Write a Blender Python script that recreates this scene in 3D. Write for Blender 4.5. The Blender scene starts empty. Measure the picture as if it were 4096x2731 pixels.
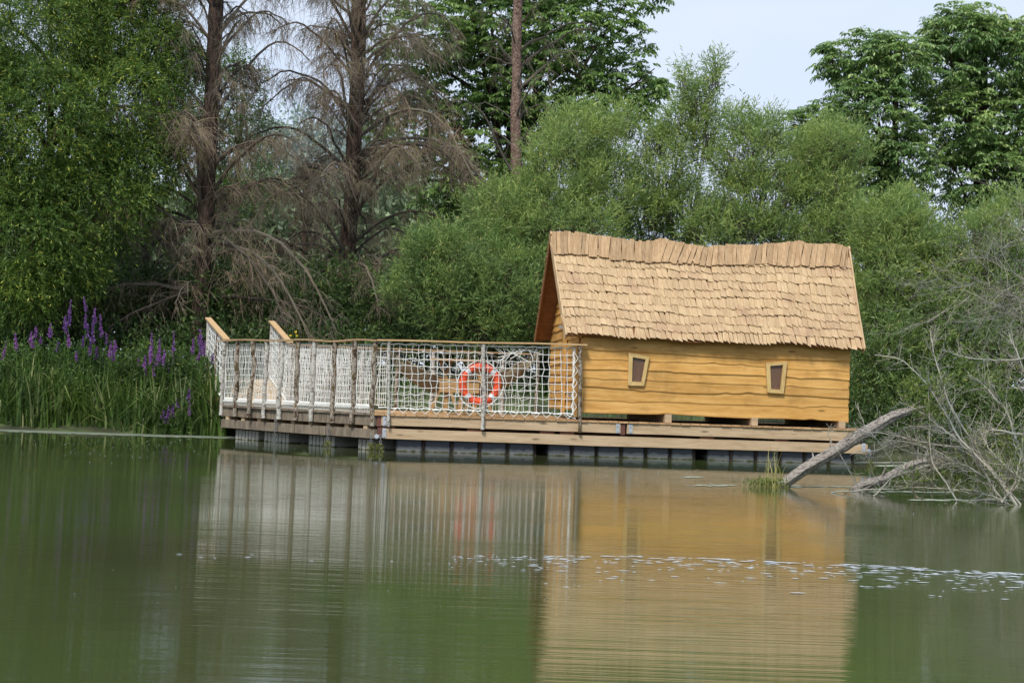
import bpy, math, random
import numpy as np
from mathutils import Matrix, Vector
random.seed(7)
rng = np.random.default_rng(11)
R = math.radians
sc = bpy.context.scene
C = sc.collection
# ------------------------------------------------------------------ camera
F = 6400.0; CAMZ = 1.07; PITCH = 1.72; ROLL = 0.035
cd = bpy.data.cameras.new('camera'); cam = bpy.data.objects.new('camera', cd); C.objects.link(cam)
cd.sensor_width = 36; cd.lens = 36*F/4096; cd.clip_end = 1500; cd.clip_start = 0.1
MR = Matrix.Rotation(R(90+PITCH), 4, 'X') @ Matrix.Rotation(ROLL, 4, 'Z')
cam.matrix_world = Matrix.Translation((0, 0, CAMZ)) @ MR
sc.camera = cam
# ------------------------------------------------------------------ world, sun, exposure
SUN_EL, SUN_AZ = 50, 202           # azimuth measured clockwise from +Y (behind the camera, a little to the left)
w = bpy.data.worlds.new('World'); sc.world = w; w.use_nodes = True
nt = w.node_tree; nt.nodes.clear()
o_ = nt.nodes.new('ShaderNodeOutputWorld'); bg = nt.nodes.new('ShaderNodeBackground')
sky = nt.nodes.new('ShaderNodeTexSky'); sky.sky_type = 'NISHITA'; sky.sun_disc = False
sky.sun_elevation = R(SUN_EL); sky.sun_rotation = R(SUN_AZ); sky.air_density = 1.2; sky.dust_density = 2.0
tc = nt.nodes.new('ShaderNodeTexCoord'); mp = nt.nodes.new('ShaderNodeMapping'); mp.inputs['Scale'].default_value = (3, 3, 9)
nz = nt.nodes.new('ShaderNodeTexNoise'); nz.inputs['Scale'].default_value = 1.6; nz.inputs['Detail'].default_value = 6
cr = nt.nodes.new('ShaderNodeValToRGB')
cr.color_ramp.elements[0].position = .3; cr.color_ramp.elements[0].color = (6.9, 8.1, 10.2, 1)
cr.color_ramp.elements[1].position = .75; cr.color_ramp.elements[1].color = (8.0, 8.8, 10.3, 1)
mx = nt.nodes.new('ShaderNodeMix'); mx.data_type = 'RGBA'; mx.inputs[0].default_value = .85
L = nt.links.new
L(tc.outputs['Generated'], mp.inputs[0]); L(mp.outputs[0], nz.inputs[0]); L(nz.outputs[0], cr.inputs[0])
L(sky.outputs[0], mx.inputs[6]); L(cr.outputs[0], mx.inputs[7]); L(mx.outputs[2], bg.inputs[0])
bg.inputs[1].default_value = 0.080
L(bg.outputs[0], o_.inputs[0])
sd = bpy.data.lights.new('sun', 'SUN'); sun = bpy.data.objects.new('sun', sd); C.objects.link(sun)
sd.energy = 3.0; sd.angle = R(14); sd.color = (1, .96, .88)
az = R(SUN_AZ); el = R(SUN_EL)
dvec = Vector((math.sin(az)*math.cos(el), math.cos(az)*math.cos(el), math.sin(el)))
sun.rotation_euler = dvec.to_track_quat('Z', 'Y').to_euler()
vs = sc.view_settings; vs.view_transform = 'Standard'; vs.look = 'None'; vs.exposure = 0.45; vs.gamma = 1; vs.use_curve_mapping = False
try:
    sc.cycles.max_bounces = 7; sc.cycles.diffuse_bounces = 4; sc.cycles.glossy_bounces = 3; sc.cycles.transmission_bounces = 4
    sc.cycles.transparent_max_bounces = 6; sc.cycles.caustics_reflective = False; sc.cycles.caustics_refractive = False
except Exception: pass
# ------------------------------------------------------------------ photo measures -> places
def ray(u, v):
    return (MR.to_3x3() @ Vector(((u-2048)/F, -(v-1365.5)/F, -1)))
def P(u, v, Y):
    d = ray(u, v); t = Y/d.y
    return np.array((d.x*t, Y, CAMZ+d.z*t))
def G(u, v, z=0.0):
    d = ray(u, v); t = (z-CAMZ)/d.z
    return np.array((d.x*t, d.y*t, z))
# raft frame: origin at its near left corner, s along the front, t away from the camera
A = P(1500, 1700, 26.0); YAW = R(8.5)
ex = np.array((math.cos(YAW), math.sin(YAW), 0)); ey = np.array((-math.sin(YAW), math.cos(YAW), 0))
def W(s, t, z): return np.array((A[0], A[1], 0)) + ex*s + ey*t + np.array((0, 0, z))
def Wm(a):      # (N,3) of (s,t,z)
    a = np.asarray(a, float)
    return np.array((A[0], A[1], 0)) + a[..., 0:1]*ex + a[..., 1:2]*ey + a[..., 2:3]*np.array((0, 0, 1.))
def S(u, v, t):  # pixel on the plane t -> (s, z)
    d = np.array(ray(u, v)); n = ey; o = np.array((0, 0, CAMZ)); p0 = W(0, t, 0)
    k = np.dot(p0-o, n)/np.dot(d, n); p = o+d*k
    return float(np.dot(p-p0, ex)), float(p[2])
# ------------------------------------------------------------------ mesh helpers
class MB:
    def __init__(s): s.V = []; s.F = []; s.n = 0
    def add(s, V, Fc):
        V = np.asarray(V, float).reshape(-1, 3); Fc = np.asarray(Fc, int)
        s.V.append(V); s.F.append(Fc+s.n); s.n += len(V); return s
    def box(s, x0, x1, y0, y1, z0, z1, fn=None):
        V = np.array([(x, y, z) for z in (z0, z1) for y in (y0, y1) for x in (x0, x1)], float)
        if fn is not None: V = fn(V)
        return s.add(V, [(0, 2, 3, 1), (4, 5, 7, 6), (0, 1, 5, 4), (2, 6, 7, 3), (0, 4, 6, 2), (1, 3, 7, 5)])
    def hexa(s, p):   # eight corners: bottom 4 ring, top 4 ring
        return s.add(p, [(3, 2, 1, 0), (4, 5, 6, 7), (0, 1, 5, 4), (1, 2, 6, 5), (2, 3, 7, 6), (3, 0, 4, 7)])
    def beam(s, p, q, w, h, up=(0, 0, 1)):
        p = np.asarray(p, float); q = np.asarray(q, float); d = q-p; d /= np.linalg.norm(d)
        a = np.cross(d, up); a /= np.linalg.norm(a); b = np.cross(a, d)
        a = a*w/2; b = b*h/2
        return s.hexa([p-a-b, p+a-b, q+a-b, q-a-b, p-a+b, p+a+b, q+a+b, q-a+b])
    def tubes(s, paths, rad, sides=4, cap=False):
        Pn = np.asarray(paths, float)
        if Pn.ndim == 2: Pn = Pn[None]
        N, K, _ = Pn.shape
        r = np.broadcast_to(np.asarray(rad, float), (N, K)) if np.ndim(rad) != 1 or len(np.shape(rad)) == 0 else np.broadcast_to(np.asarray(rad, float)[None] if len(rad) == K else np.asarray(rad, float)[:, None], (N, K))
        T = np.gradient(Pn, axis=1); T /= (np.linalg.norm(T, axis=2, keepdims=True)+1e-9)
        D = np.abs(T.mean(axis=1)); ref = np.zeros((N, 3)); ref[np.arange(N), D.argmin(axis=1)] = 1
        n1 = np.cross(T, ref[:, None, :]); n1 /= (np.linalg.norm(n1, axis=2, keepdims=True)+1e-9); n2 = np.cross(T, n1)
        a = np.linspace(0, 2*np.pi, sides, endpoint=False)
        V = Pn[:, :, None, :] + r[:, :, None, None]*(np.cos(a)[None, None, :, None]*n1[:, :, None, :] + np.sin(a)[None, None, :, None]*n2[:, :, None, :])
        idx = np.arange(N*K*sides).reshape(N, K, sides)
        i0 = idx[:, :-1, :]; i1 = idx[:, 1:, :]
        Fc = np.stack([i0, np.roll(i0, -1, 2), np.roll(i1, -1, 2), i1], -1).reshape(-1, 4)
        s.add(V.reshape(-1, 3), Fc)
        if cap:
            for n in range(N):
                for k in (0, K-1):
                    c = Pn[n, k]; ring = V[n, k]
                    m = sides
                    fs = [(j, (j+1) % m, m, m) for j in range(m)]
                    VV = np.vstack([ring, c[None]])
                    s.add(VV, [(j, (j+1) % m, m, j) for j in range(m)])
        return s
    def build(s, name, mat, parent=None, smooth=False):
        V = np.concatenate(s.V); 
        me = bpy.data.meshes.new(name)
        quads = np.concatenate([f for f in s.F if len(f)]).astype(np.int32)
        tri = (quads[:, 3] == quads[:, 0])
        q = quads[~tri]; t = quads[tri][:, :3]
        me.vertices.add(len(V)); me.vertices.foreach_set('co', V.astype(np.float32).ravel())
        lv = np.concatenate([q.ravel(), t.ravel()]).astype(np.int32)
        me.loops.add(len(lv)); me.loops.foreach_set('vertex_index', lv)
        np_ = len(q)+len(t); me.polygons.add(np_)
        ls = np.concatenate([np.arange(len(q))*4, len(q)*4+np.arange(len(t))*3]).astype(np.int32)
        me.polygons.foreach_set('loop_start', ls)
        me.polygons.foreach_set('use_smooth', np.full(np_, bool(smooth)))
        me.update(calc_edges=True); me.validate()
        me.materials.append(mat)
        o = bpy.data.objects.new(name, me); C.objects.link(o)
        if parent is not None:
            o.parent = parent
            if parent.type == 'EMPTY':
                o.matrix_parent_inverse = parent.matrix_basis.inverted()
        return o
def tag(o, label=None, cat=None, group=None, kind=None):
    if label: o['label'] = label
    if cat: o['category'] = cat
    if group: o['group'] = group
    if kind: o['kind'] = kind
    return o
def thing(name, loc, label, cat, group=None):
    o = bpy.data.objects.new(name, None); C.objects.link(o); o.location = tuple(float(x) for x in loc)
    o.empty_display_size = .2
    bpy.context.view_layer.update()
    return tag(o, label, cat, group)
def wob(n, amp, seed=None):
    g = np.random.default_rng(seed if seed is not None else rng.integers(1e9))
    x = np.linspace(0, 1, n); y = np.zeros(n)
    for k in (1, 2, 3.3, 5.1, 8.7): y += g.normal()*np.sin(2*np.pi*(k*x+g.random()))/k
    return y*amp
# ------------------------------------------------------------------ materials
def newmat(name):
    m = bpy.data.materials.new(name); m.use_nodes = True
    b = m.node_tree.nodes['Principled BSDF']; return m, m.node_tree, b
def N_(t, k, **kw):
    n = t.nodes.new(k)
    for a, v in kw.items():
        if a in n.inputs: n.inputs[a].default_value = v
        else: setattr(n, a, v)
    return n
def ramp(t, fac, stops):
    r = t.nodes.new('ShaderNodeValToRGB'); e = r.color_ramp.elements
    while len(e) < len(stops): e.new(.5)
    for i, (p, c) in enumerate(stops): e[i].position = p; e[i].color = (*c, 1)
    t.links.new(fac, r.inputs[0]); return r.outputs[0]
def mixc(t, f, a, b, mode='MIX'):
    m = t.nodes.new('ShaderNodeMix'); m.data_type = 'RGBA'; m.blend_type = mode
    for i, x in ((0, f), (6, a), (7, b)):
        if hasattr(x, 'is_linked'): t.links.new(x, m.inputs[i])
        else: m.inputs[i].default_value = x if i == 0 else (*x, 1)
    return m.outputs[2]
def wood(name, c1, c2, c3, grain=(1, 14, 14), scale=3., rough=.75, knots=True, island=.25, bump=.3, rot=0., stain=None):
    m, t, b = newmat(name)
    tc = N_(t, 'ShaderNodeTexCoord'); mp = N_(t, 'ShaderNodeMapping'); mp.inputs['Scale'].default_value = grain; mp.inputs['Rotation'].default_value = (0, 0, rot)
    t.links.new(tc.outputs['Object'], mp.inputs[0])
    ge = N_(t, 'ShaderNodeNewGeometry')
    ad = N_(t, 'ShaderNodeVectorMath', operation='ADD'); sm = N_(t, 'ShaderNodeVectorMath', operation='SCALE'); sm.inputs[3].default_value = 37.
    cb = N_(t, 'ShaderNodeCombineXYZ')
    for i in range(3): t.links.new(ge.outputs['Random Per Island'], cb.inputs[i])
    t.links.new(cb.outputs[0], sm.inputs[0]); t.links.new(mp.outputs[0], ad.inputs[0]); t.links.new(sm.outputs[0], ad.inputs[1])
    n1 = N_(t, 'ShaderNodeTexNoise', Scale=scale, Detail=8., Roughness=.65, Distortion=.6); t.links.new(ad.outputs[0], n1.inputs[0])
    n2 = N_(t, 'ShaderNodeTexNoise', Scale=scale*.35, Detail=3.); t.links.new(ad.outputs[0], n2.inputs[0])
    col = ramp(t, n1.outputs[0], [(.38, c2), (.5, c1), (.63, c3)])
    col = mixc(t, .35, col, ramp(t, n2.outputs[0], [(.35, c2), (.65, c3)]))
    if knots:
        mk = N_(t, 'ShaderNodeMapping'); mk.inputs['Scale'].default_value = (1.3, 3, 5.); mk.inputs['Rotation'].default_value = (0, 0, rot)
        t.links.new(tc.outputs['Object'], mk.inputs[0])
        vo = N_(t, 'ShaderNodeTexVoronoi', Scale=1.3); t.links.new(mk.outputs[0], vo.inputs[0])
        kf = ramp(t, vo.outputs['Distance'], [(.06, (.9, .9, .9)), (.17, (.0, .0, .0))])
        col = mixc(t, kf, col, tuple(x*.42 for x in c2))
    if stain is not None:
        n3 = N_(t, 'ShaderNodeTexNoise', Scale=1.7, Detail=6., Roughness=.7); t.links.new(tc.outputs['Object'], n3.inputs[0])
        sf = ramp(t, n3.outputs[0], [(.5, (0, 0, 0)), (.68, (.75, .75, .75))])
        col = mixc(t, sf, col, stain)
    hs = N_(t, 'ShaderNodeHueSaturation'); mr = N_(t, 'ShaderNodeMapRange'); mr.inputs[3].default_value = 1-island; mr.inputs[4].default_value = 1+island
    t.links.new(ge.outputs['Random Per Island'], mr.inputs[0]); t.links.new(mr.outputs[0], hs.inputs['Value']); t.links.new(col, hs.inputs['Color'])
    t.links.new(hs.outputs[0], b.inputs['Base Color']); b.inputs['Roughness'].default_value = rough; b.inputs['Specular IOR Level'].default_value = .25
    if bump:
        bp = N_(t, 'ShaderNodeBump', Strength=bump, Distance=.01); t.links.new(n1.outputs[0], bp.inputs['Height']); t.links.new(bp.outputs[0], b.inputs['Normal'])
    return m
def bark(name, cols, scale=(6, 6, 2), nscale=4., rough=.95, bump=.6, bd=.03):
    m, t, b = newmat(name)
    tc = N_(t, 'ShaderNodeTexCoord'); mp = N_(t, 'ShaderNodeMapping'); mp.inputs['Scale'].default_value = scale
    t.links.new(tc.outputs['Object'], mp.inputs[0])
    n1 = N_(t, 'ShaderNodeTexNoise', Scale=nscale, Detail=9., Roughness=.7, Distortion=.4); t.links.new(mp.outputs[0], n1.inputs[0])
    st = [(.37+.26*i/(len(cols)-1), c) for i, c in enumerate(cols)]
    t.links.new(ramp(t, n1.outputs[0], st), b.inputs['Base Color']); b.inputs['Roughness'].default_value = rough; b.inputs['Specular IOR Level'].default_value = .15
    bp = N_(t, 'ShaderNodeBump', Strength=bump, Distance=bd); t.links.new(n1.outputs[0], bp.inputs['Height']); t.links.new(bp.outputs[0], b.inputs['Normal'])
    return m
def leafmat(name, dark, mid, light, accent=None, acc=.06, trans=.35, nscale=.9, rough=.5):
    m, t, b = newmat(name); out = t.nodes['Material Output']
    ge = N_(t, 'ShaderNodeNewGeometry'); tc = N_(t, 'ShaderNodeTexCoord')
    n1 = N_(t, 'ShaderNodeTexNoise', Scale=nscale, Detail=3.); t.links.new(tc.outputs['Object'], n1.inputs[0])
    col = ramp(t, ge.outputs['Random Per Island'], [(0, dark), (.5, mid), (1-acc-.001, light), (1-acc, accent or light)])
    if accent: t.nodes[-1].color_ramp.interpolation = 'LINEAR'
    c2 = ramp(t, n1.outputs[0], [(.35, (.72, .8, .8)), (.65, (1.2, 1.14, 1.0))])
    col = mixc(t, 1., col, c2, 'MULTIPLY')
    t.links.new(col, b.inputs['Base Color']); b.inputs['Roughness'].default_value = rough; b.inputs['Specular IOR Level'].default_value = .35
    tr = N_(t, 'ShaderNodeBsdfTranslucent'); t.links.new(col, tr.inputs[0])
    ms = N_(t, 'ShaderNodeMixShader'); ms.inputs[0].default_value = trans
    t.links.new(b.outputs[0], ms.inputs[1]); t.links.new(tr.outputs[0], ms.inputs[2]); t.links.new(ms.outputs[0], out.inputs[0])
    return m
def plain(name, c, rough=.6, metal=0., noise=.15, nscale=8., bump=0.):
    m, t, b = newmat(name)
    tc = N_(t, 'ShaderNodeTexCoord'); n1 = N_(t, 'ShaderNodeTexNoise', Scale=nscale, Detail=6., Roughness=.6); t.links.new(tc.outputs['Object'], n1.inputs[0])
    col = ramp(t, n1.outputs[0], [(.3, tuple(x*(1-noise) for x in c)), (.7, tuple(min(1, x*(1+noise)) for x in c))])
    t.links.new(col, b.inputs['Base Color']); b.inputs['Roughness'].default_value = rough; b.inputs['Metallic'].default_value = metal
    if bump:
        bp = N_(t, 'ShaderNodeBump', Strength=bump, Distance=.01); t.links.new(n1.outputs[0], bp.inputs['Height']); t.links.new(bp.outputs[0], b.inputs['Normal'])
    return m
M = {}
M['shingle'] = wood('split_shingle_wood', (.43, .305, .17), (.34, .225, .12), (.50, .37, .225), grain=(26, 3, 3), scale=2.2, knots=False, island=.10, stain=(.33, .21, .13), rot=-YAW)
M['ridge'] = wood('ridge_shingle_wood', (.345, .225, .12), (.25, .152, .075), (.43, .305, .18), grain=(26, 3, 3), scale=2.2, knots=False, island=.2, rot=-YAW)
M['cladding'] = wood('honey_stained_cladding', (.54, .295, .082), (.43, .22, .052), (.62, .37, .125), grain=(.7, 5, 9), scale=2.0, island=.10, rot=-YAW, rough=.6, stain=(.34, .185, .055))
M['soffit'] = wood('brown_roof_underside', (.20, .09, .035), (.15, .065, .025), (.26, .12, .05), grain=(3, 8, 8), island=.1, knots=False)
M['frame'] = wood('window_frame_wood', (.50, .35, .145), (.43, .29, .11), (.56, .40, .18), grain=(10, 10, 3), island=.08, knots=False)
M['beam'] = wood('fresh_pine_beam', (.44, .325, .205), (.36, .255, .15), (.51, .385, .255), grain=(.6, 8, 12), scale=2., island=.07, rot=-YAW)
M['greybeam'] = wood('weathered_beam', (.165, .132, .098), (.105, .083, .062), (.24, .195, .145), grain=(1.2, 6, 1.4), scale=3., island=.12, knots=False)
M['deck'] = wood('deck_board_wood', (.42, .26, .13), (.30, .17, .08), (.52, .34, .18), grain=(14, 1, 8), island=.15, knots=False, rot=-YAW)
M['ramp'] = wood('gangway_board_wood', (.54, .39, .24), (.44, .30, .17), (.60, .45, .29), grain=(1.4, 14, 8), island=.10, knots=False)
M['rail'] = wood('handrail_wood', (.48, .32, .165), (.39, .245, .12), (.54, .38, .21), grain=(1, 12, 12), island=.08, knots=False, rot=-YAW)
M['railold'] = wood('weathered_handrail_wood', (.33, .22, .12), (.22, .14, .075), (.42, .29, .17), grain=(1, 12, 12), island=.08, knots=False)
M['block'] = wood('dark_bearer_wood', (.14, .06, .035), (.09, .04, .025), (.2, .09, .05), island=.1, knots=False)
M['bench'] = wood('bench_wood', (.34, .21, .09), (.27, .15, .06), (.41, .27, .13), grain=(1, 9, 9), island=.15, rot=-YAW)
M['birchpale'] = bark('pale_birch_bark', [(.10, .085, .07), (.33, .31, .275), (.52, .505, .47), (.40, .39, .35)], scale=(9, 9, 14), nscale=1.6)
M['birchlichen'] = bark('lichen_birch_bark', [(.04, .028, .02), (.11, .07, .04), (.36, .33, .29), (.13, .09, .045), (.07, .052, .026)], scale=(7, 7, 4.5), nscale=1.7)
M['rope'] = plain('white_net_rope', (.70, .70, .67), .8, noise=.08, nscale=30)
M['greyrope'] = plain('grey_net_rope', (.60, .62, .58), .8, noise=.1, nscale=30)
M['orange'] = plain('orange_buoy', (.68, .075, .018), .42, noise=.05)
M['band'] = plain('reflective_band', (.52, .54, .55), .35)
M['steel'] = plain('galvanised_steel', (.50, .51, .53), .45, .6, noise=.2)
M['redsteel'] = plain('brown_painted_post', (.12, .045, .03), .6)
M['chain'] = plain('dull_chain', (.22, .22, .22), .55, .6)
M['alga'] = leafmat('green_alga', (.16, .17, .02), (.25, .26, .03), (.34, .34, .05))
M['hammock'] = plain('beige_hammock_cloth', (.22, .18, .12), .9, noise=.12, nscale=12, bump=.4)
M['darkcloth'] = plain('dark_navy_strap', (.03, .035, .07), .8)
M['brown'] = plain('brown_pane_backing', (.12, .055, .026), .35, noise=.4, nscale=5)
M['yellow'] = plain('yellow_petal', (.75, .62, .04), .6)
M['purple'] = leafmat('purple_petals', (.22,.07,.32), (.32,.12,.45), (.42,.19,.56), trans=.3)
def pontoon_mat(name, base, dirt):
    m, t, b = newmat(name)
    tc = N_(t, 'ShaderNodeTexCoord'); sp = N_(t, 'ShaderNodeSeparateXYZ'); t.links.new(tc.outputs['Object'], sp.inputs[0])
    mp = N_(t, 'ShaderNodeMapping'); mp.inputs['Scale'].default_value = (3, 3, 5); t.links.new(tc.outputs['Object'], mp.inputs[0])
    n = N_(t, 'ShaderNodeTexNoise', Scale=3., Detail=8., Roughness=.7); t.links.new(mp.outputs[0], n.inputs[0])
    ma = N_(t, 'ShaderNodeMath', operation='MULTIPLY_ADD'); t.links.new(n.outputs[0], ma.inputs[0]); ma.inputs[1].default_value = .12; t.links.new(sp.outputs[2], ma.inputs[2])
    f = ramp(t, ma.outputs[0], [(.125, (.9, .9, .9)), (.155, (0, 0, 0))])
    c = mixc(t, f, base, dirt)
    g = ramp(t, ma.outputs[0], [(.065, (1, 1, 1)), (.08, (0, 0, 0))])
    c = mixc(t, g, c, (.05, .055, .012))
    t.links.new(c, b.inputs['Base Color']); b.inputs['Roughness'].default_value = .5
    return m
M['pontoon'] = pontoon_mat('dark_pontoon_plastic', (.045, .052, .072), (.24, .24, .23))
M['pontoonpale'] = pontoon_mat('pale_pontoon_plastic', (.30, .295, .265), (.42, .41, .36))
# foliage
M['ash'] = leafmat('left_tree_leaves', (0.061, 0.114, 0.028), (0.111, 0.196, 0.040), (0.177, 0.277, 0.055), (0.461, 0.511, 0.098), .08, trans=.5)
M['willow'] = leafmat('willow_leaves', (0.162, 0.240, 0.080), (0.255, 0.358, 0.111), (0.373, 0.482, 0.167), (0.578, 0.567, 0.190), .03, trans=.5, nscale=1.6)
M['willow2'] = leafmat('lower_willow_leaves', (0.122, 0.198, 0.073), (0.197, 0.301, 0.094), (0.305, 0.414, 0.137), (0.537, 0.517, 0.198), .03, trans=.5, nscale=1.6)
M['walnut'] = leafmat('walnut_leaves', (0.106, 0.195, 0.062), (0.184, 0.303, 0.094), (0.312, 0.434, 0.158), (0.467, 0.565, 0.273), .15, trans=.45, rough=.38)
M['walnut2'] = leafmat('far_broad_leaves', (0.111, 0.199, 0.063), (0.177, 0.287, 0.085), (0.266, 0.384, 0.123), trans=.5, rough=.4)
M['spruce'] = leafmat('thin_green_needles', (.06, .075, .03), (.09, .11, .04), (.13, .15, .05))
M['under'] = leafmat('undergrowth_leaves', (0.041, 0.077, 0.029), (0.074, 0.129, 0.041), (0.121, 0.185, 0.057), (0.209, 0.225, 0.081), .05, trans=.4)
M['far'] = leafmat('far_wood_leaves', (0.163, 0.225, 0.138), (0.237, 0.312, 0.188), (0.338, 0.413, 0.250))  # lightened grey-green, distance haze painted into the leaf colour
M['farhaze'] = leafmat('far_hazed_wood_leaves', (0.275, 0.338, 0.325), (0.375, 0.450, 0.438), (0.475, 0.550, 0.550))  # blue-grey haze of the farthest trees is painted into these leaves
M['reed'] = leafmat('reed_blades', (0.035, 0.068, 0.011), (0.061, 0.115, 0.019), (0.099, 0.166, 0.035), (0.245, 0.269, 0.115), .13, trans=.35)
M['weed'] = leafmat('bank_weeds', (.045, .095, .02), (.075, .145, .03), (.12, .20, .045), trans=.35)
M['olive'] = leafmat('olive_shoots', (.10,.15,.035), (.16,.22,.05), (.24,.29,.08), trans=.45)
M['sprout'] = leafmat('drying_grass', (.22, .22, .07), (.34, .33, .12), (.45, .40, .17))
M['spruce_bark'] = bark('red_brown_conifer_bark', [(.02, .016, .013), (.052, .036, .028), (.10, .066, .050), (.16, .115, .09)], scale=(9, 9, 2.4), nscale=2.)
M['darkbark'] = bark('dark_wet_bark', [(.018, .015, .012), (.04, .030, .024), (.075, .05, .038), (.11, .08, .06)], scale=(9, 9, 2.4), nscale=2.)
M['pinebark'] = bark('scaly_pine_bark', [(.05, .032, .026), (.12, .075, .058), (.21, .145, .115), (.30, .23, .19)], scale=(8, 8, 8), nscale=2.5)
M['twig'] = leafmat('dead_brown_twigs', (.115,.086,.066), (.185,.143,.112), (.29,.23,.18), (.19,.20,.08), .08, trans=.0, rough=.9, nscale=.5)
M['branch'] = leafmat('dark_dead_branches', (.040,.033,.028), (.070,.056,.047), (.13,.11,.09), trans=.0, rough=.9, nscale=.6)
M['driftwood'] = bark('grey_bleached_wood', [(.05, .042, .034), (.16, .14, .12), (.33, .30, .265), (.46, .43, .39)], scale=(5, 5, 5), nscale=2.6, bump=1., bd=.03)
m, t, b = newmat('grooved_grey_wood')
tc = N_(t, 'ShaderNodeTexCoord'); ma = N_(t, 'ShaderNodeMapping'); ma.inputs['Rotation'].default_value = (0, R(31), 0); mb_ = N_(t, 'ShaderNodeMapping'); mb_.inputs['Scale'].default_value = (1.6, 16, 16)
t.links.new(tc.outputs['Object'], ma.inputs[0]); t.links.new(ma.outputs[0], mb_.inputs[0])
n1 = N_(t, 'ShaderNodeTexNoise', Scale=2.6, Detail=9., Roughness=.7, Distortion=.5); t.links.new(mb_.outputs[0], n1.inputs[0])
t.links.new(ramp(t, n1.outputs[0], [(.36, (.03, .024, .018)), (.43, (.19, .155, .13)), (.52, (.34, .305, .265)), (.7, (.46, .43, .385))]), b.inputs['Base Color']); b.inputs['Roughness'].default_value = .9
bp = N_(t, 'ShaderNodeBump', Strength=1., Distance=.04); t.links.new(n1.outputs[0], bp.inputs['Height']); t.links.new(bp.outputs[0], b.inputs['Normal'])
M['logwood'] = m
M['greytwig'] = leafmat('grey_bleached_twigs', (0.130, 0.122, 0.111), (0.227, 0.215, 0.195), (0.377, 0.358, 0.325), trans=.0, rough=.9, nscale=2)
M['stem'] = bark('willow_stem_bark', [(.05, .045, .03), (.10, .09, .06), (.16, .14, .09)])
# ------------------------------------------------------------------ water and ground
m, t, b = newmat('pond_water')
b.inputs['Roughness'].default_value = .02; b.inputs['IOR'].default_value = 2.0
b.inputs['Specular IOR Level'].default_value = .5
tc = N_(t, 'ShaderNodeTexCoord')
m1 = N_(t, 'ShaderNodeMapping'); m1.inputs['Scale'].default_value = (.085, 3.6, 1); t.links.new(tc.outputs['Object'], m1.inputs[0])
n1 = N_(t, 'ShaderNodeTexNoise', Scale=3.6, Detail=4., Roughness=.55); t.links.new(m1.outputs[0], n1.inputs[0])
n2 = N_(t, 'ShaderNodeTexNoise', Scale=.35, Detail=3.); t.links.new(tc.outputs['Object'], n2.inputs[0])
ml = N_(t, 'ShaderNodeMapRange'); ml.inputs[1].default_value = .40; ml.inputs[2].default_value = .66; ml.inputs[3].default_value = .35; ml.inputs[4].default_value = 1.
t.links.new(n2.outputs[0], ml.inputs[0])
sp = N_(t, 'ShaderNodeSeparateXYZ'); t.links.new(tc.outputs['Object'], sp.inputs[0])
cy = N_(t, 'ShaderNodeMapRange'); cy.inputs[1].default_value = 21.5; cy.inputs[2].default_value = 23.5; cy.inputs[3].default_value = 1.; cy.inputs[4].default_value = .10
t.links.new(sp.outputs[1], cy.inputs[0])
mm = N_(t, 'ShaderNodeMath', operation='MULTIPLY'); t.links.new(ml.outputs[0], mm.inputs[0]); t.links.new(cy.outputs[0], mm.inputs[1])
bp = N_(t, 'ShaderNodeBump', Distance=.0043); t.links.new(mm.outputs[0], bp.inputs['Strength']); t.links.new(n1.outputs[0], bp.inputs['Height'])
t.links.new(bp.outputs[0], b.inputs['Normal'])
n4 = N_(t, 'ShaderNodeTexNoise', Scale=.22, Detail=3.); t.links.new(tc.outputs['Object'], n4.inputs[0])
t.links.new(ramp(t, n4.outputs[0], [(.35, (.048, .053, .023)), (.65, (.055, .082, .024))]), b.inputs['Base Color'])
M['water'] = m
mb = MB(); mb.add([(-60, -15, 0), (60, -15, 0), (60, 36, 0), (-60, 36, 0)], [(0, 1, 2, 3)])
tag(mb.build('water', M['water']), 'green pond water mirroring the raft cabin and trees', kind='structure')
def shoreY(x): return 30.4 + .35*math.sin(x*.9) + .2*math.sin(x*2.3+1) + (1.3 if x > 6.2 else 0) + (.5 if -5.5 < x < -3.5 else 0)
mg, t, b = newmat('bank_soil_and_grass')
tc = N_(t, 'ShaderNodeTexCoord'); n1 = N_(t, 'ShaderNodeTexNoise', Scale=1.5, Detail=8.); t.links.new(tc.outputs['Object'], n1.inputs[0])
t.links.new(ramp(t, n1.outputs[0], [(.35, (.020, .018, .010)), (.5, (.038, .045, .016)), (.7, (.07, .10, .028))]), b.inputs['Base Color']); b.inputs['Roughness'].default_value = .95
mb = MB(); nx, ny = 120, 40
xs = np.linspace(-90, 90, nx)
V = []
for j in range(ny):
    q = j/(ny-1)
    for x in xs:
        d = -1.5 + 4.5*q*2 if q < .5 else 3.0 + (q-.5)**2*4*260
        z = -.6 + 1.55*min(1, max(0, (d+1.5)/3.6))**.8 + .10*math.sin(x*1.3+d)*min(1, max(0, d)) + min(1.2, max(0, d-3)*.02)
        V.append((x, shoreY(x)+d, z))
idx = np.arange(nx*ny).reshape(ny, nx)
mb.add(V, np.stack([idx[:-1, :-1], idx[:-1, 1:], idx[1:, 1:], idx[1:, :-1]], -1).reshape(-1, 4))
tag(mb.build('ground', mg, smooth=True), 'low grassy bank behind the pond', kind='structure')
def gz(x, y):
    d = y-shoreY(x); return -.6 + 1.55*min(1, max(0, (d+1.5)/3.6))**.8 + min(1.2, max(0, d-3)*.02)
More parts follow.
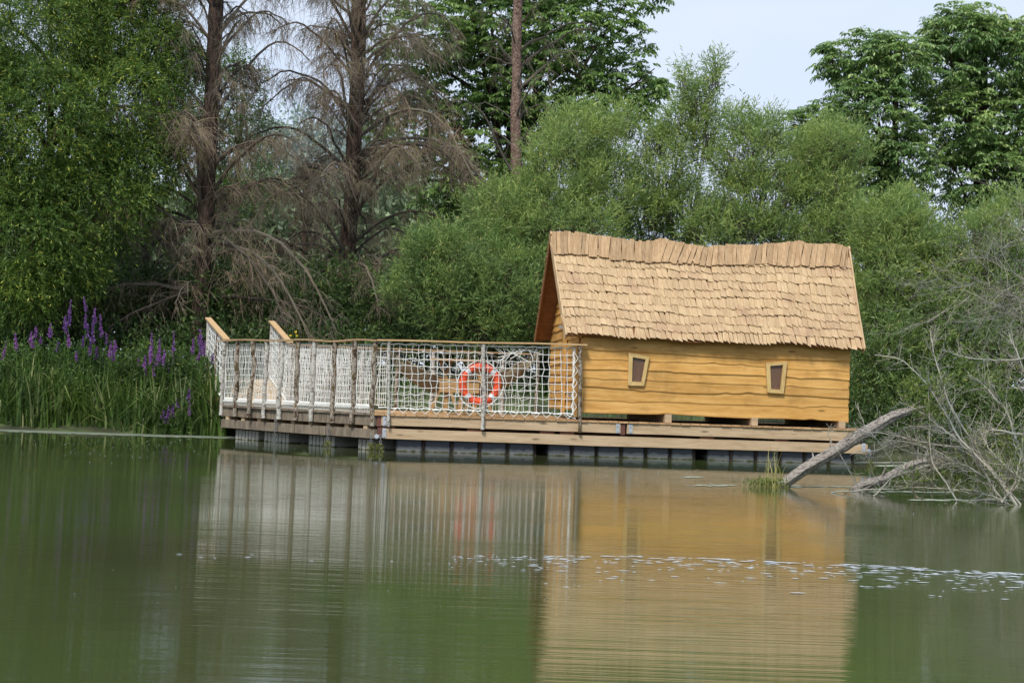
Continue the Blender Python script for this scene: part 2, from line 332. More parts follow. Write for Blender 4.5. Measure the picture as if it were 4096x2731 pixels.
# near bank the camera side (pond floor edge)
# ------------------------------------------------------------------ floating deck
ZD = .605
Bp = P(885, 1640, 29.2)
def toL(p):
    q = np.asarray(p)-np.array((A[0], A[1], 0)); return float(np.dot(q, ex)), float(np.dot(q, ey))
Bs, Bt = toL(Bp)
SR = S(3450, 1740, 0)[0]
TB = 3.75
deck = thing('floating_deck', W(3, 1.5, 0), 'timber raft deck on black pontoons carrying the cabin and net railing', 'floating deck')
mb = MB()
s = -.02
k_ = Bs/Bt
while s < SR:
    w_ = .165+rng.uniform(-.006, .006)
    mb.box(s, s+w_, -.025+rng.uniform(-.008, .008), TB, ZD-.028, ZD+rng.uniform(-.003, .003), Wm)
    s += w_+.012
nB = int((-Bs)/.177)
for i in range(nB):
    s1 = -.03-i*.177; s0 = s1-.165
    t0a = (s0)/k_-.03; t0b = (s1)/k_-.03
    if max(t0a, t0b) > TB-.1: break
    z0, z1 = ZD-.028, ZD
    mb.hexa(Wm([(s0, t0a, z0), (s1, t0b, z0), (s1, TB, z0), (s0, TB, z0), (s0, t0a, z1), (s1, t0b, z1), (s1, TB, z1), (s0, TB, z1)]))
mb.build('decking', M['deck'], deck)
def fbeam(s0, s1, t, z0a, z1a, z0b, z1b, mat, name='edge_beam', th=.07, n=14, seed=None):
    mb = MB(); xs = np.linspace(s0, s1, n); wv = wob(n, .006, seed)
    V = []
    for x, q, y in zip(xs, np.linspace(0, 1, n), wv):
        a0 = z0a*(1-q)+z0b*q; a1 = z1a*(1-q)+z1b*q
        V += [(x, t, a0+y), (x, t, a1+y*.5), (x, t+th, a1+y*.5), (x, t+th, a0+y)]
    V = Wm(V); i = np.arange(n*4).reshape(n, 4)
    Fq = np.stack([i[:-1], np.roll(i[:-1], -1, 1), np.roll(i[1:], -1, 1), i[1:]], -1).reshape(-1, 4).tolist()
    Fq += [tuple(i[0][::-1]), tuple(i[-1])]
    mb.add(V, Fq); return mb.build(name, mat, deck)
sj = S(2495, 1690, 0)[0]    # joint with the two steel plates
fbeam(.10, sj-.05, 0, .418, .573, .412, .572, M['beam'], seed=1)
fbeam(sj+.06, SR-.02, 0, .408, .570, .395, .560, M['beam'], seed=2)
fbeam(.14, SR+.10, .01, .200, .366, .188, .350, M['beam'], seed=5, n=30)
for a_, b_ in ((.42, 3.6), (3.65, 8.1)):
    mb = MB(); mb.box(.15, SR-.1, a_, a_+.05, .20, .55, Wm) if a_ < 1 else mb.box(.15, SR-.1, TB-.2, TB-.12, .20, .55, Wm)
    mb.build('bearer', M['block'], deck)
for u in (1900, 2190, 2270, 2830, 3130, 1550, 3380):
    ss = S(u, 1700, .02)[0]; mb = MB(); mb.box(ss-.12, ss+.12, .03, .40, .352, .412, Wm); mb.build('spacer_block', M['block'], deck)
# oblique run
AO = np.array((0, 0)); BO = np.array((Bs, Bt)); LO = float(np.linalg.norm(BO)); dO = (BO-AO)/LO; nO = np.array((-dO[1], dO[0])); 
if nO[1] < 0: nO = -nO
def WO(q, off, z):      # q metres from the corner along the oblique edge, off inwards
    p = AO + dO*q + nO*off; return W(p[0], p[1], z)
def bow(q): return -.10*math.sin(math.pi*q/LO)     # the edge bows outward a little
cuts = [0, LO*.27, LO*.46, LO]
for (z0, z1, nm) in ((.41, .57, 'edge_beam'), (.20, .350, 'edge_beam')):
    for k in range(3):
        mb = MB(); a, bq = cuts[k]+.015, cuts[k+1]-.003
        mb.hexa([WO(a, bow(a), z0), WO(bq, bow(bq), z0), WO(bq, bow(bq)+.07, z0), WO(a, bow(a)+.07, z0), WO(a, bow(a), z1), WO(bq, bow(bq), z1), WO(bq, bow(bq)+.07, z1), WO(a, bow(a)+.07, z1)])
        tag(mb.build(nm, M['greybeam'], deck), 'weathered grey-brown side beam')
for q in np.linspace(.25, LO-.2, 9):
    mb = MB(); mb.hexa([WO(q-.05, .0, .345), WO(q+.05, .0, .345), WO(q+.05, .2, .345), WO(q-.05, .2, .345), WO(q-.05, .0, .412), WO(q+.05, .0, .412), WO(q+.05, .2, .412), WO(q-.05, .2, .412)])
    mb.build('spacer_block', M['beam'], deck)
mb = MB(); mb.hexa([WO(.2, .35, .20), WO(LO-.2, .35, .20), WO(LO-.2, .42, .20), WO(.2, .42, .20), WO(.2, .35, .57), WO(LO-.2, .35, .57), WO(LO-.2, .42, .57), WO(.2, .42, .57)])
mb.build('bearer', M['block'], deck)
# decking edge lip over the oblique beams
mb = MB()
for i in range(22):
    a, bq = i*LO/22+.004, (i+1)*LO/22-.004
    z1 = ZD+rng.uniform(-.004, .004); z0 = ZD-.03; e = -.03+rng.uniform(-.008, .008)
    mb.hexa([WO(a, bow(a)+e, z0), WO(bq, bow(bq)+e, z0), WO(bq, .14, z0), WO(a, .14, z0), WO(a, bow(a)+e, z1-.002), WO(bq, bow(bq)+e, z1-.002), WO(bq, .14, z1-.002), WO(a, .14, z1-.002)])
mb.build('decking_edge', M['greybeam'], deck)
# pontoons: one float each
gaps = [(S(2143, 1780, .12)[0], S(2190, 1780, .12)[0]), (S(2780, 1800, .12)[0], S(2828, 1800, .12)[0])]
spans = [(.35, gaps[0][0]), (gaps[0][1], gaps[1][0]), (gaps[1][1], S(3415, 1830, .12)[0])]
for a, bq in spans:
    n = max(1, round((bq-a)/.44)); w_ = (bq-a)/n
    for i in range(n):
        x0, x1 = a+i*w_+.022, a+(i+1)*w_-.022
        mb = MB(); c = .025
        ring = [(x0+c, .14), (x1-c, .14), (x1, .14+c), (x1, 3.4), (x0, 3.4), (x0, .14+c)]
        V = [(x, y, -.25) for x, y in ring]+[(x, y, .205) for x, y in ring]
        Fq = [(j, (j+1) % 6, (j+1) % 6+6, j+6) for j in range(6)]+[(6, 7, 8, 11), (8, 9, 10, 11)]
        mb.add(Wm(V), Fq); mb.build('pontoon', M['pontoon'], deck)
        mb = MB(); mb.box(x1+.004, x1+.040, .15, .2, -.2, .2, Wm); mb.build('pontoon_joint', M['darkbark'], deck)
for ua, ub in ((920, 1012), (1045, 1142), (1228, 1328), (1418, 1462)):
    qa = (1500-ub)/(1500-885.)*LO*.97; qb = (1500-ua)/(1500-885.)*LO*.99
    n = max(2, int(round((qb-qa)/.1))); mb = MB()
    for i in range(n):
        a, bq = qa+(qb-qa)*i/n, qa+(qb-qa)*(i+1)/n; mdl = (a+bq)/2
        mb.hexa([WO(a+.01, .13, -.2), WO(mdl, .10, -.2), WO(bq-.01, .13, -.2), WO(bq-.01, .8, -.2), WO(a+.01, .13, .17), WO(mdl, .10, .17), WO(bq-.01, .13, .17), WO(bq-.01, .8, .17)])
        mb.hexa([WO(a+.01, .13, -.2), WO(bq-.01, .13, -.2), WO(bq-.01, .8, -.2), WO(a+.01, .8, -.2), WO(a+.01, .13, .168), WO(bq-.01, .13, .168), WO(bq-.01, .8, .168), WO(a+.01, .8, .168)])
    tag(mb.build('pontoon', M['pontoonpale'], deck), 'pale ribbed pontoon streaked with dirt')
# brackets
def bracket(s, t, z, h=.155, w=.065):
    mb = MB(); mb.box(s-w/2, s+w/2, t-.008, t-.001, z-h/2, z+h/2, Wm); br = mb.build('steel_plate', M['steel'], deck)
    for dz in (-.045, .045):
        mb = MB(); p = W(s, t-.008, z+dz); q = W(s, t-.022, z+dz); mb.tubes([[p, q]], .013, 8, cap=True)
        bl = mb.build('bolt', M['steel']); bl.parent = br
bracket(.155, 0, .487); bracket(.155, .01, .295); bracket(sj-.10, 0, .487); bracket(sj+.12, 0, .485); bracket(SR+.03, .01, .29)
for a_, c0, c1 in ((.07, .40, .575), (sj+.0, .385, .57), (.09, .21, .38)):
    mb = MB(); mb.box(a_-.045, a_+.03, .01, .09, c0, c1, Wm); mb.build('corner_post', M['redsteel'], deck)
for ss in (.03, SR+.10):
    mb = MB(); mb.tubes([[W(ss, -.10, .235), W(ss, .02, .235)]], [.028, .028], 12, cap=True); mb.tubes([[W(ss, -.06, .235), W(ss, -.055, .235)]], .04, 12, cap=True); mb.build('mooring_bolt', M['steel'], deck)
# mooring chains, each a thing
def chain(p, ztop, zbot, label, alga=True):
    th = thing('mooring_chain', (p[0], p[1], 0), label, 'chain', 'chains hanging from the raft edge')
    mb = MB(); z = ztop; k = 0
    while z > zbot:
        a = np.linspace(0, 2*np.pi, 9)
        ring = np.stack([np.cos(a)*.016*(1 if k % 2 == 0 else .15), np.sin(a)*0+np.cos(a)*.016*(0 if k % 2 == 0 else .9), np.sin(a)*.032], -1)+np.array((p[0]+.004*math.sin(k), p[1], z))
        mb.tubes([ring], .0065, 5); z -= .048; k += 1
    mb.build('chain_links', M['chain'], th)
    if alga:
        mb = MB(); n = 90
        b0 = np.stack([p[0]+rng.normal(0, .03, n), p[1]-.02+rng.normal(0, .03, n), rng.uniform(-.01, .13, n)], -1)
        d = np.stack([rng.normal(0, .6, n), rng.normal(0, .4, n), -rng.random(n)], -1)*.03
        mb.tubes(np.stack([b0, b0+d], 1), .004, 3); mb.build('alga_tuft', M['alga'], th)['kind'] = 'stuff'
chain(WO(.0, -.07, 0), .24, -.05, 'short chain with green weed under the near raft corner')
chain(W(.09, -.09, 0), .24, -.05, 'chain with green weed just right of the near raft corner')
chain(WO(1.05, -.14, 0), .34, -.05, 'chain hanging a third of the way along the grey side beams')
chain(WO(2.55, -.14, 0), .42, -.05, 'chain hanging beside the middle of the grey side beams', False)
chain(W(SR+.11, -.10, 0), .22, -.05, 'grey chain at the far right end of the raft')
# ------------------------------------------------------------------ railings
def post(pb, pt, r, mat, parent, kink=.012, n=12, name='post', seed=None):
    g = np.random.default_rng(seed if seed is not None else rng.integers(1e9))
    q = np.linspace(0, 1, n)[:, None]; pts = pb*(1-q)+pt*q
    pts[:, 0] += wob(n, kink, g.integers(1e9)); pts[:, 1] += wob(n, kink, g.integers(1e9))
    rr = r*(1+.10*g.normal(size=n)); rr[0] *= 1.1
    mb = MB(); mb.tubes([pts], rr, 8, cap=True); return mb.build(name, mat, parent, smooth=True)
def net(parent, p00, p10, p01, p11, nu, nv, r, mat, bulge=.03, seed=0, jit=.012, name='net', sag=.0, offn=None, skip=None):
    """rope grid between four corners: p00 bottom start, p10 bottom end, p01 top start, p11 top end"""
    g = np.random.default_rng(seed)
    uu, vv = np.meshgrid(np.linspace(0, 1, nu+1), np.linspace(0, 1, nv+1), indexing='ij')
    Q = (p00*((1-uu)*(1-vv))[..., None]+p10*(uu*(1-vv))[..., None]+p01*((1-uu)*vv)[..., None]+p11*(uu*vv)[..., None])
    ax = (p10-p00)/np.linalg.norm(p10-p00); up = (p01-p00)/np.linalg.norm(p01-p00); nn = np.cross(ax, up)
    inner = (np.sin(np.pi*uu)*np.sin(np.pi*vv))
    Q += ax*(g.normal(0, jit, uu.shape)*np.minimum(1, inner*4))[..., None]
    Q += up*(g.normal(0, jit*.6, uu.shape)*np.minimum(1, inner*4)+(((np.arange(nu+1) % 2)*2-1)*jit*.55)[:, None])[..., None]
    Q += nn*(inner*bulge+g.normal(0, .006, uu.shape))[..., None]
    Q -= up*(sag*inner)[..., None]
    mb = MB()
    segs = []
    for i in range(nu+1):
        for j in range(nv): segs.append((Q[i, j], Q[i, j+1], 0 if (skip and skip(i/nu, (j+.5)/nv)) else 1))
    for j in range(nv+1):
        for i in range(nu): segs.append((Q[i, j], Q[i+1, j], 0 if (skip and skip((i+.5)/nu, j/nv)) else 1))
    pa = np.array([[a, (a+b)/2+nn*0.0-up*.002, b] for a, b, k in segs if k])
    mb.tubes(pa, r, 4)
    edge = [Q[0], Q[-1], Q[:, 0], Q[:, -1]]
    for e in edge: mb.tubes([e], r*1.5, 5)
    return mb, Q, nn
ZR0, ZR1 = 1.795, 1.85
# front railing
s1 = S(1554, 1500, -.06)[0]; s2 = S(1932, 1540, -.06)[0]; s3 = S(2319, 1540, -.06)[0]
fr = thing('net_railing', W(2, 0, ZD), 'white rope net railing along the front edge, holding the orange lifebuoy', 'railing', 'rope net railings round the deck')
def zr(s): return ZR0+(ZR1-ZR0)*s/s3
for s_, du, sd_, mt in ((s1, -.0, 3, 'birchpale'), (s2, .0, 9, 'birchpale'), (s3, .0, 14, 'birchlichen')):
    post(W(s_+.03, -.045, .40), W(s_-.01, -.045, zr(s_)-.02), .031 if s_ > s1 else .026, M[mt], fr, kink=.006, seed=sd_)
mb = MB()
n = 16; xs = np.linspace(-.02, s3+.10, n); V = []
for x in xs:
    z = zr(x)+.004*math.sin(x*3); V += [(x, -.09, z-.012), (x, .045, z-.012), (x, .045, z+.014), (x, -.09, z+.014)]
i = np.arange(n*4).reshape(n, 4)
Fq = np.stack([i[:-1], np.roll(i[:-1], -1, 1), np.roll(i[1:], -1, 1), i[1:]], -1).reshape(-1, 4).tolist()+[tuple(i[0][::-1]), tuple(i[-1])]
mb.add(Wm(V), Fq); mb.build('handrail', M['rail'], fr)
na, nb_ = .05, s3-.10
def brk(a, b_): return (.57 < a < .80 and b_ > .80) 
mbn, Q, nn = net(fr, W(na, .0, .70), W(nb_+.02, .0, .70), W(na, .0, zr(0)-.06), W(nb_-.02, .0, zr(s3)-.06), 31, 9, .0054, M['rope'], .02, seed=4, jit=.011, skip=brk)
# broken, knotted patch at the top
g = np.random.default_rng(2)
for k in range(16):
    a = W(s3*(.57+.02*g.random()+.013*k), .0+g.uniform(-.02, .02), zr(1)-.06-.01*g.random()); bpt = W(s3*(.58+.24*g.random()), g.uniform(-.02, .02), 1.50+.24*g.random())
    md = (a+bpt)/2+np.array((g.normal(0, .03), 0, g.normal(-.01, .02))); mbn.tubes([[a, md, bpt]], .0062, 4)
# zigzag lacing below, doubled top cord, bunched right edge
nz_ = 34; zz = []
for k in range(nz_+1):
    x = na+.12+(nb_-na-.1)*k/nz_; zz.append(W(x, -.03, .715 if k % 2 == 0 else .622))
mbn.tubes([zz], .0075, 5)
mbn.tubes([[W(na+(nb_-na)*q, -.01, .70+.008*math.sin(q*60)) for q in np.linspace(0, 1, 60)]], .011, 5)
mbn.tubes([[W(na+(nb_-na)*q, -.01, zr(s3*q)-.055+.010*math.sin(q*90)) for q in np.linspace(0, 1, 90)]], .010, 5)
mbn.tubes([[W(nb_+.0+.012*math.sin(q*40), -.01, .70+(zr(s3)-.76)*q) for q in np.linspace(0, 1, 40)]], .012, 5)
rz = []
for k in range(11):
    rz.append(W(nb_ if k % 2 == 0 else s3-.035, -.02, 1.72-k*.10))
mbn.tubes([rz], .0075, 5); mbn.tubes([[W(nb_, 0, .75), W(s3-.04, 0, .62), W(nb_-.1, -.01, .69)]], .009, 5)
mbn.build('rope_net', M['rope'], fr)
# oblique railing on the left
lr = thing('net_railing', WO(LO/2, 0, ZD), 'curving rope net railing on close-set birch posts along the grey left side', 'railing', 'rope net railings round the deck')
ups = [1493, 1421, 1346, 1268, 1205, 1141, 1076, 1021, 952, 893]
posts_q = [(1500-u)/(1500-885.) for u in ups]
def perspq(f):     # fraction of picture distance -> fraction of the run
    z0, z1 = 26.0, 29.2
    return f*z0/(z1-(z1-z0)*f) if True else f
def zl(q): return ZR0-.01+.0*q+.012*math.sin(q*4)
qs_ = []
for j, f in enumerate(posts_q):
    q = LO*perspq(max(0.0, f)); qs_.append(q)
    pale = j in (3, 5, 6, 9)
    off = bow(q)-.035
    lean = .05+.02*math.sin(j*2.1)
    pb = WO(q+.015*math.sin(j*3.), off, .42 if j else .40); pt = WO(q-.02, off, zl(q)-.015)
    post(pb, pt, (.041 if j % 3 else .035)+(.004 if j in (0, 3) else 0), M['birchpale' if pale else 'birchlichen'], lr, kink=.013, seed=30+j)
n = 30; V = []
for q in np.linspace(-.03, LO+.04, n):
    z = zl(q)+.006*math.sin(q*5); o0 = bow(min(max(q, 0), LO))
    V += [WO(q, o0-.08, z-.014), WO(q, o0+.04, z-.014), WO(q, o0+.04, z+.012), WO(q, o0-.08, z+.012)]
i = np.arange(n*4).reshape(n, 4)
Fq = np.stack([i[:-1], np.roll(i[:-1], -1, 1), np.roll(i[1:], -1, 1), i[1:]], -1).reshape(-1, 4).tolist()+[tuple(i[0][::-1]), tuple(i[-1])]
mb = MB(); mb.add(V, Fq); mb.build('handrail', M['railold'], lr)
for j in range(len(qs_)-1):
    a, bq = qs_[j]+.045, qs_[j+1]-.045
    if bq-a < .1: continue
    def wp(q, z): return WO(q, bow(q)+.0, z)
    sg = max(4, int((bq-a)/.040))
    mbn, Q, nn = net(lr, wp(a, .72), wp(bq, .72), wp(a, zl(a)-.07), wp(bq, zl(bq)-.07), sg, 9, .0046, M['rope'], .012, seed=60+j, jit=.006)
    kz = int((bq-a)/.038)
    for k in range(kz):     # closely wound lashing along the deck edge
        x = a+(bq-a)*k/kz; mbn.tubes([[wp(x, .745), WO(x+.012, bow(x)-.045, .68), wp(x+.03, .612)]], .0095, 4)
    mbn.tubes([[wp(a+(bq-a)*q, .735) for q in np.linspace(0, 1, 8)]], .012, 5)
    mbn.tubes([[wp(a+(bq-a)*q, .625) for q in np.linspace(0, 1, 8)]], .010, 5)
    mbn.build('rope_net', M['rope'], lr)
# gangway up to the bank
G0 = P(896, 1640, 29.45); G0[2] = ZD+.02; G1 = P(823, 1552, 31.9); G1[2] = 1.10
H0 = P(1150, 1640, 30.1); H0[2] = ZD+.02; H1 = P(1078, 1552, 32.5); H1[2] = 1.10
gw = thing('gangway', (G0+H0)/2, 'sloping plank gangway with netted handrails climbing to the bank', 'gangway')
mb = MB(); n = 19
for k in range(n):
    f0, f1 = k/n+.004, (k+1)/n-.004
    a = G0*(1-f0)+G1*f0; b1 = G0*(1-f1)+G1*f1; c = H0*(1-f0)+H1*f0; d = H0*(1-f1)+H1*f1; th = np.array((0, 0, .03))
    e = (H0-G0)*.12
    mb.hexa([a-e*0-th, c+e-th, d+e-th, b1-th, a, c+e, d+e, b1])
mb.build('ramp_boards', M['ramp'], gw)
for a, b1 in ((G0, G1), (H0, H1)):
    mb = MB(); mb.beam(a-np.array((0, 0, .11)), b1-np.array((0, 0, .11)), .06, .15); mb.build('ramp_beam', M['block'], gw)
    ah = a+np.array((0, 0, 1.18)); bh = b1+np.array((0, 0, 1.17))
    mb = MB(); mb.beam(ah, bh+(bh-ah)*.03, .12, .028); mb.build('handrail', M['rail'], gw)
    post(b1+np.array((0, 0, -.3)), bh, .036, M['birchpale'], gw, kink=.006)
    md = (a+b1)/2; post(md+np.array((0, 0, -.15)), (ah+bh)/2, .028, M['birchlichen'], gw, kink=.006)
    post(a+(b1-a)*.04+np.array((0, 0, -.25)), ah, .03, M['birchlichen'], gw, kink=.006)
    mbn, Q, nn = net(gw, a+np.array((0, 0, .06)), b1+np.array((0, 0, .06)), ah-np.array((0, 0, .06)), bh-np.array((0, 0, .06)), 18, 9, .006, M['rope'], .01, seed=90)
    mbn.tubes([[a+np.array((0, 0, .05)), b1+np.array((0, 0, .05))]], .02, 5)
    mbn.build('rope_net', M['rope'], gw)
# back railing
hs, ht = toL(H0)
br = thing('net_railing', W(1, TB, ZD), 'far rope net railing behind the hammocks, seen through the nearer nets', 'railing', 'rope net railings round the deck')
sb = S(2150, 1500, TB-.1)[0]
m_ = int((sb-hs)/.62)
for j in range(m_+1):
    x = hs+(sb-hs)*j/m_
    post(W(x, TB-.06, .5), W(x+.01, TB-.06, 1.74), .036, M['birchlichen' if j % 2 else 'birchpale'], br, kink=.008, seed=120+j)
mb = MB(); mb.box(hs-.03, sb+.05, TB-.11, TB, 1.735, 1.762, Wm); mb.build('handrail', M['railold'], br)
xm = hs+(0-hs)*.98
mbn, Q, nn = net(br, W(hs, TB-.02, .70), W(xm+.45, TB-.02, .70), W(hs, TB-.02, 1.70), W(xm+.45, TB-.02, 1.70), 46, 9, .0055, M['rope'], .02, seed=140)
mbn.build('rope_net', M['rope'], br)
mbn, Q, nn = net(br, W(xm+.5, TB-.02, .70), W(sb, TB-.02, .66), W(xm+.5, TB-.02, 1.70), W(sb, TB-.02, 1.68), 22, 8, .0045, M['greyrope'], .04, seed=141, jit=.03)
mbn.build('rope_net', M['greyrope'], br)
# inner left net (between gangway and corner, second layer seen through)
ir = thing('net_railing', W(-1.2, 2.6, ZD), 'inner pale net screen seen through the left side nets', 'railing', 'rope net railings round the deck')
pa_, pb_ = W(hs+.05, TB-.5, ZD), W(-.35, 1.35, ZD)
zv = lambda z: np.array((0, 0, z))
mbn, Q, nn = net(ir, pa_+zv(.10), pb_+zv(.10), pa_+zv(1.05), pb_+zv(1.05), 40, 9, .0055, M['rope'], .02, seed=150); mbn.build('rope_net', M['rope'], ir)
for q in (0, .33, .66, 1): post(pa_*(1-q)+pb_*q, (pa_*(1-q)+pb_*q)+zv(1.10), .028, M['birchlichen'], ir, kink=.008)
# ------------------------------------------------------------------ lifebuoy
cs, cz = S(1921, 1536, .03)
lb = thing('lifebuoy', W(cs, .03, cz-.35), 'orange lifebuoy with silver bands and white rope hung on the front net', 'lifebuoy')
def torus(R0, r0, a0, a1, n, m=14, flat=1.0, cap=False):
    a = np.linspace(a0, a1, n); V = []
    for x in a:
        for j in range(m):
            c = 2*np.pi*j/m; rr = R0+r0*math.cos(c); V.append((cs+rr*math.cos(x), .045+r0*flat*math.sin(c), cz+rr*math.sin(x)))
    i = np.arange(n*m).reshape(n, m)
    return Wm(V), np.stack([i[:-1], np.roll(i[:-1], -1, 1), np.roll(i[1:], -1, 1), i[1:]], -1).reshape(-1, 4)
mb = MB(); mb.add(*torus(.288, .062, 0, 2*np.pi, 61, 16, .8)); mb.build('float_ring', M['orange'], lb, smooth=True)
for q in range(4):
    a = R(45+90*q); mb = MB(); mb.add(*torus(.288, .0645, a-.115, a+.115, 6, 16, .82)); mb.build('reflective_band', M['band'], lb, smooth=True)
pts = []
for x in np.linspace(0, 2*np.pi, 121):
    rr = .352+.030*abs(math.sin(2*(x-R(45))))**1.5 if not (R(200) < x < R(265)) else .352+.045
    pts.append(W(cs+rr*math.cos(x), -.0, cz+rr*math.sin(x)-(.012 if math.sin(x) < 0 else 0)))
mb = MB(); mb.tubes([pts], .0085, 6); mb.build('grab_rope', M['rope'], lb)
# ------------------------------------------------------------------ hammocks, table, bench
def hammock(p0, p1, sag, width, label, seed=0):
    th = thing('hammock', (p0+p1)/2-zv(.6), label, 'hammock', 'beige hammocks behind the front net')
    g = np.random.default_rng(seed); nu, nv = 26, 10; V = np.zeros((nu, nv, 3)); d = p1-p0; ax = d/np.linalg.norm(d); sd_ = np.cross(ax, (0, 0, 1)); sd_ /= np.linalg.norm(sd_)
    for i in range(nu):
        q = .16+.68*i/(nu-1); c = p0+d*q-zv(sag*4*q*(1-q)); wd = width*math.sin(math.pi*q)**.6
        for j in range(nv):
            r = j/(nv-1)*2-1; V[i, j] = c+sd_*wd*.35*r*(1-.2*abs(r))-zv((.40*(1-abs(r)**2.2))*wd*.6)+zv(.15*wd*abs(r))+sd_*.02*g.normal()
    i = np.arange(nu*nv).reshape(nu, nv); mb = MB()
    mb.add(V.reshape(-1, 3), np.stack([i[:-1, :-1], i[:-1, 1:], i[1:, 1:], i[1:, :-1]], -1).reshape(-1, 4))
    mb.build('hammock_cloth', M['hammock'], th, smooth=True)
    mb = MB()
    for e, pe in ((0, p0), (nu-1, p1)):
        mb.tubes([[pe, (pe*.4+V[e, j]*.6)-zv(.02), V[e, j]] for j in range(nv)], .0045, 4)
    for j in (0, nv-1): mb.tubes([V[:, j]], .014, 5)
    for k in range(26):      # crocheted fringe on the near edge
        jj = int(g.integers(1, nu-1)); a = V[jj, 0] if sd_[1] < 0 else V[jj, -1]
        mb.tubes([[a, a-zv(.10+.08*g.random())+np.array((g.normal(0, .02), -.01, 0))]], .004, 3)
    mb.build('hammock_cords', M['hammock'], th)
    mb = MB(); mb.tubes([[p0+(p1-p0)*q+zv(.05)-zv(sag*1.9*q*(1-q)) for q in np.linspace(0, 1, 14)]], .010, 5); mb.build('ridge_strap', M['darkcloth'], th)
hammock(P(1545, 1392, 27.6), P(1900, 1500, 28.8), .36, .75, 'beige hammock slung at the left end behind the net', 1)
hammock(P(2165, 1402, 28.0), P(1840, 1555, 28.6), .20, .70, 'beige fringed hammock slung from beside the cabin door', 2)
mb = MB(); c = P(1800, 1640, 28.2); c[2] = ZD
tb = thing('picnic_table', c, 'wooden table with crossed legs standing behind the lifebuoy', 'table')
mb.hexa([c+np.array(v) for v in [(-.38, -.3, .93), (.62, -.25, .93), (.62, .3, .93), (-.38, .25, .93), (-.38, -.3, .965), (.62, -.25, .965), (.62, .3, .965), (-.38, .25, .965)]]); mb.build('table_top', M['bench'], tb)
for sx in (-.1, .5):
    for sg in (-1, 1):
        mb = MB(); mb.beam(c+np.array((sx-.25*sg, 0+.03*sg, 0)), c+np.array((sx+.1*sg, .03*sg, .93)), .05, .09, (0, 1, 0)); mb.build('leg', M['bench'], tb)
mb = MB(); c = P(1835, 1650, 27.5); c[2] = ZD
bn = thing('bench', c, 'chunky wooden bench with deep front board, partly behind the lifebuoy', 'bench')
mb.box(-.36, .36, -.2, .2, .58, .61, lambda V: V+c); mb.build('seat', M['bench'], bn)
mb = MB(); mb.box(-.34, .34, -.18, -.14, .38, .578, lambda V: V+c); mb.build('front_board', M['bench'], bn)
for sx in (-.24, .02, .26):
    mb = MB(); mb.beam(c+np.array((sx, -.05, 0)), c+np.array((sx+.03, -.05, .57)), .08, .08, (0, 1, 0)); mb.build('leg', M['bench'], bn)
# ------------------------------------------------------------------ cabin
cb = thing('cabin', W(4.5, 1.5, ZD), 'honey-coloured timber cabin with wavy shingle roof standing on the raft', 'cabin')
TF, TBk = .12, 3.0; TR = 1.52
SL = S(2322, 1500, TF)[0]; SRr = S(3396, 1540, TF)[0]
zbL = S(2330, 1648, TF)[1]; zbR = S(3385, 1692, TF)[1]
ztL, ztR = 1.97, 1.95
print('cabin', SL, SRr, zbL, zbR, 'LO', LO, 'SR', SR, 's3', s3)
def plank_mesh(s0, s1, zt0, zt1, zb0, zb1, wv, n=70, out=.034, top_out=.005, nrm=None, fn=None):
    """one waney board: top edge tucked in, wavy lower edge standing proud"""
    xs = np.linspace(s0, s1, n); V = []
    for k, x in enumerate(xs):
        q = k/(n-1); zt = zt0*(1-q)+zt1*q; zb = zb0*(1-q)+zb1*q+wv[k]; dz = zt-zb
        V += [(x, -top_out, zt), (x, -out*.75, zb+dz*.30), (x, -out, zb+.022), (x, -out*.93, zb+.006), (x, -out*.6, zb), (x, .006, zb+.004), (x, .006, zt)]
    m_ = 7; V = np.array(V)
    if fn is not None: V = fn(V)
    i = np.arange(n*m_).reshape(n, m_)
    Fq = np.stack([i[:-1], np.roll(i[:-1], -1, 1), np.roll(i[1:], -1, 1), i[1:]], -1).reshape(-1, 4).tolist()
    return V, Fq+[tuple(i[0][[0, 1, 2, 3]]), tuple(i[0][[0, 3, 4, 6]]), tuple(i[-1][[3, 2, 1, 0]]), tuple(i[-1][[6, 4, 3, 0]])]
eL = [95, 187, 250, 320, 385, 450, 548, 632]     # lower-edge heights read off the left and right ends
eR = [175, 272, 332, 397, 470, 540, 602, 700]
def zz_(e, base): return [S(2250+base*.5527, 1300+y*.5527, TF)[1] for y in e]
zL_, zR_ = zz_(eL, 140), zz_(eR, 2060)
mb = MB()
for k in range(7):
    n = 90; g = np.random.default_rng(200+k)
    wv = wob(n, .013, 210+k)
    for bmp in range(3):
        c0 = g.random(); wv += g.choice([-1, 1])*.018*np.exp(-((np.linspace(0, 1, n)-c0)/.018)**2)
    hgt = .012
    mb.add(*plank_mesh(SL-.01, SRr-.012*(k % 2), zL_[k]+.03, zR_[k]+.03, zL_[k+1]+.005, zR_[k+1]+.005, wv, n, out=.024 if k % 2 == 0 else .017, fn=lambda V: Wm(V+np.array((0, TF, 0)))))
wl = mb.build('cladding', M['cladding'], cb, smooth=False)
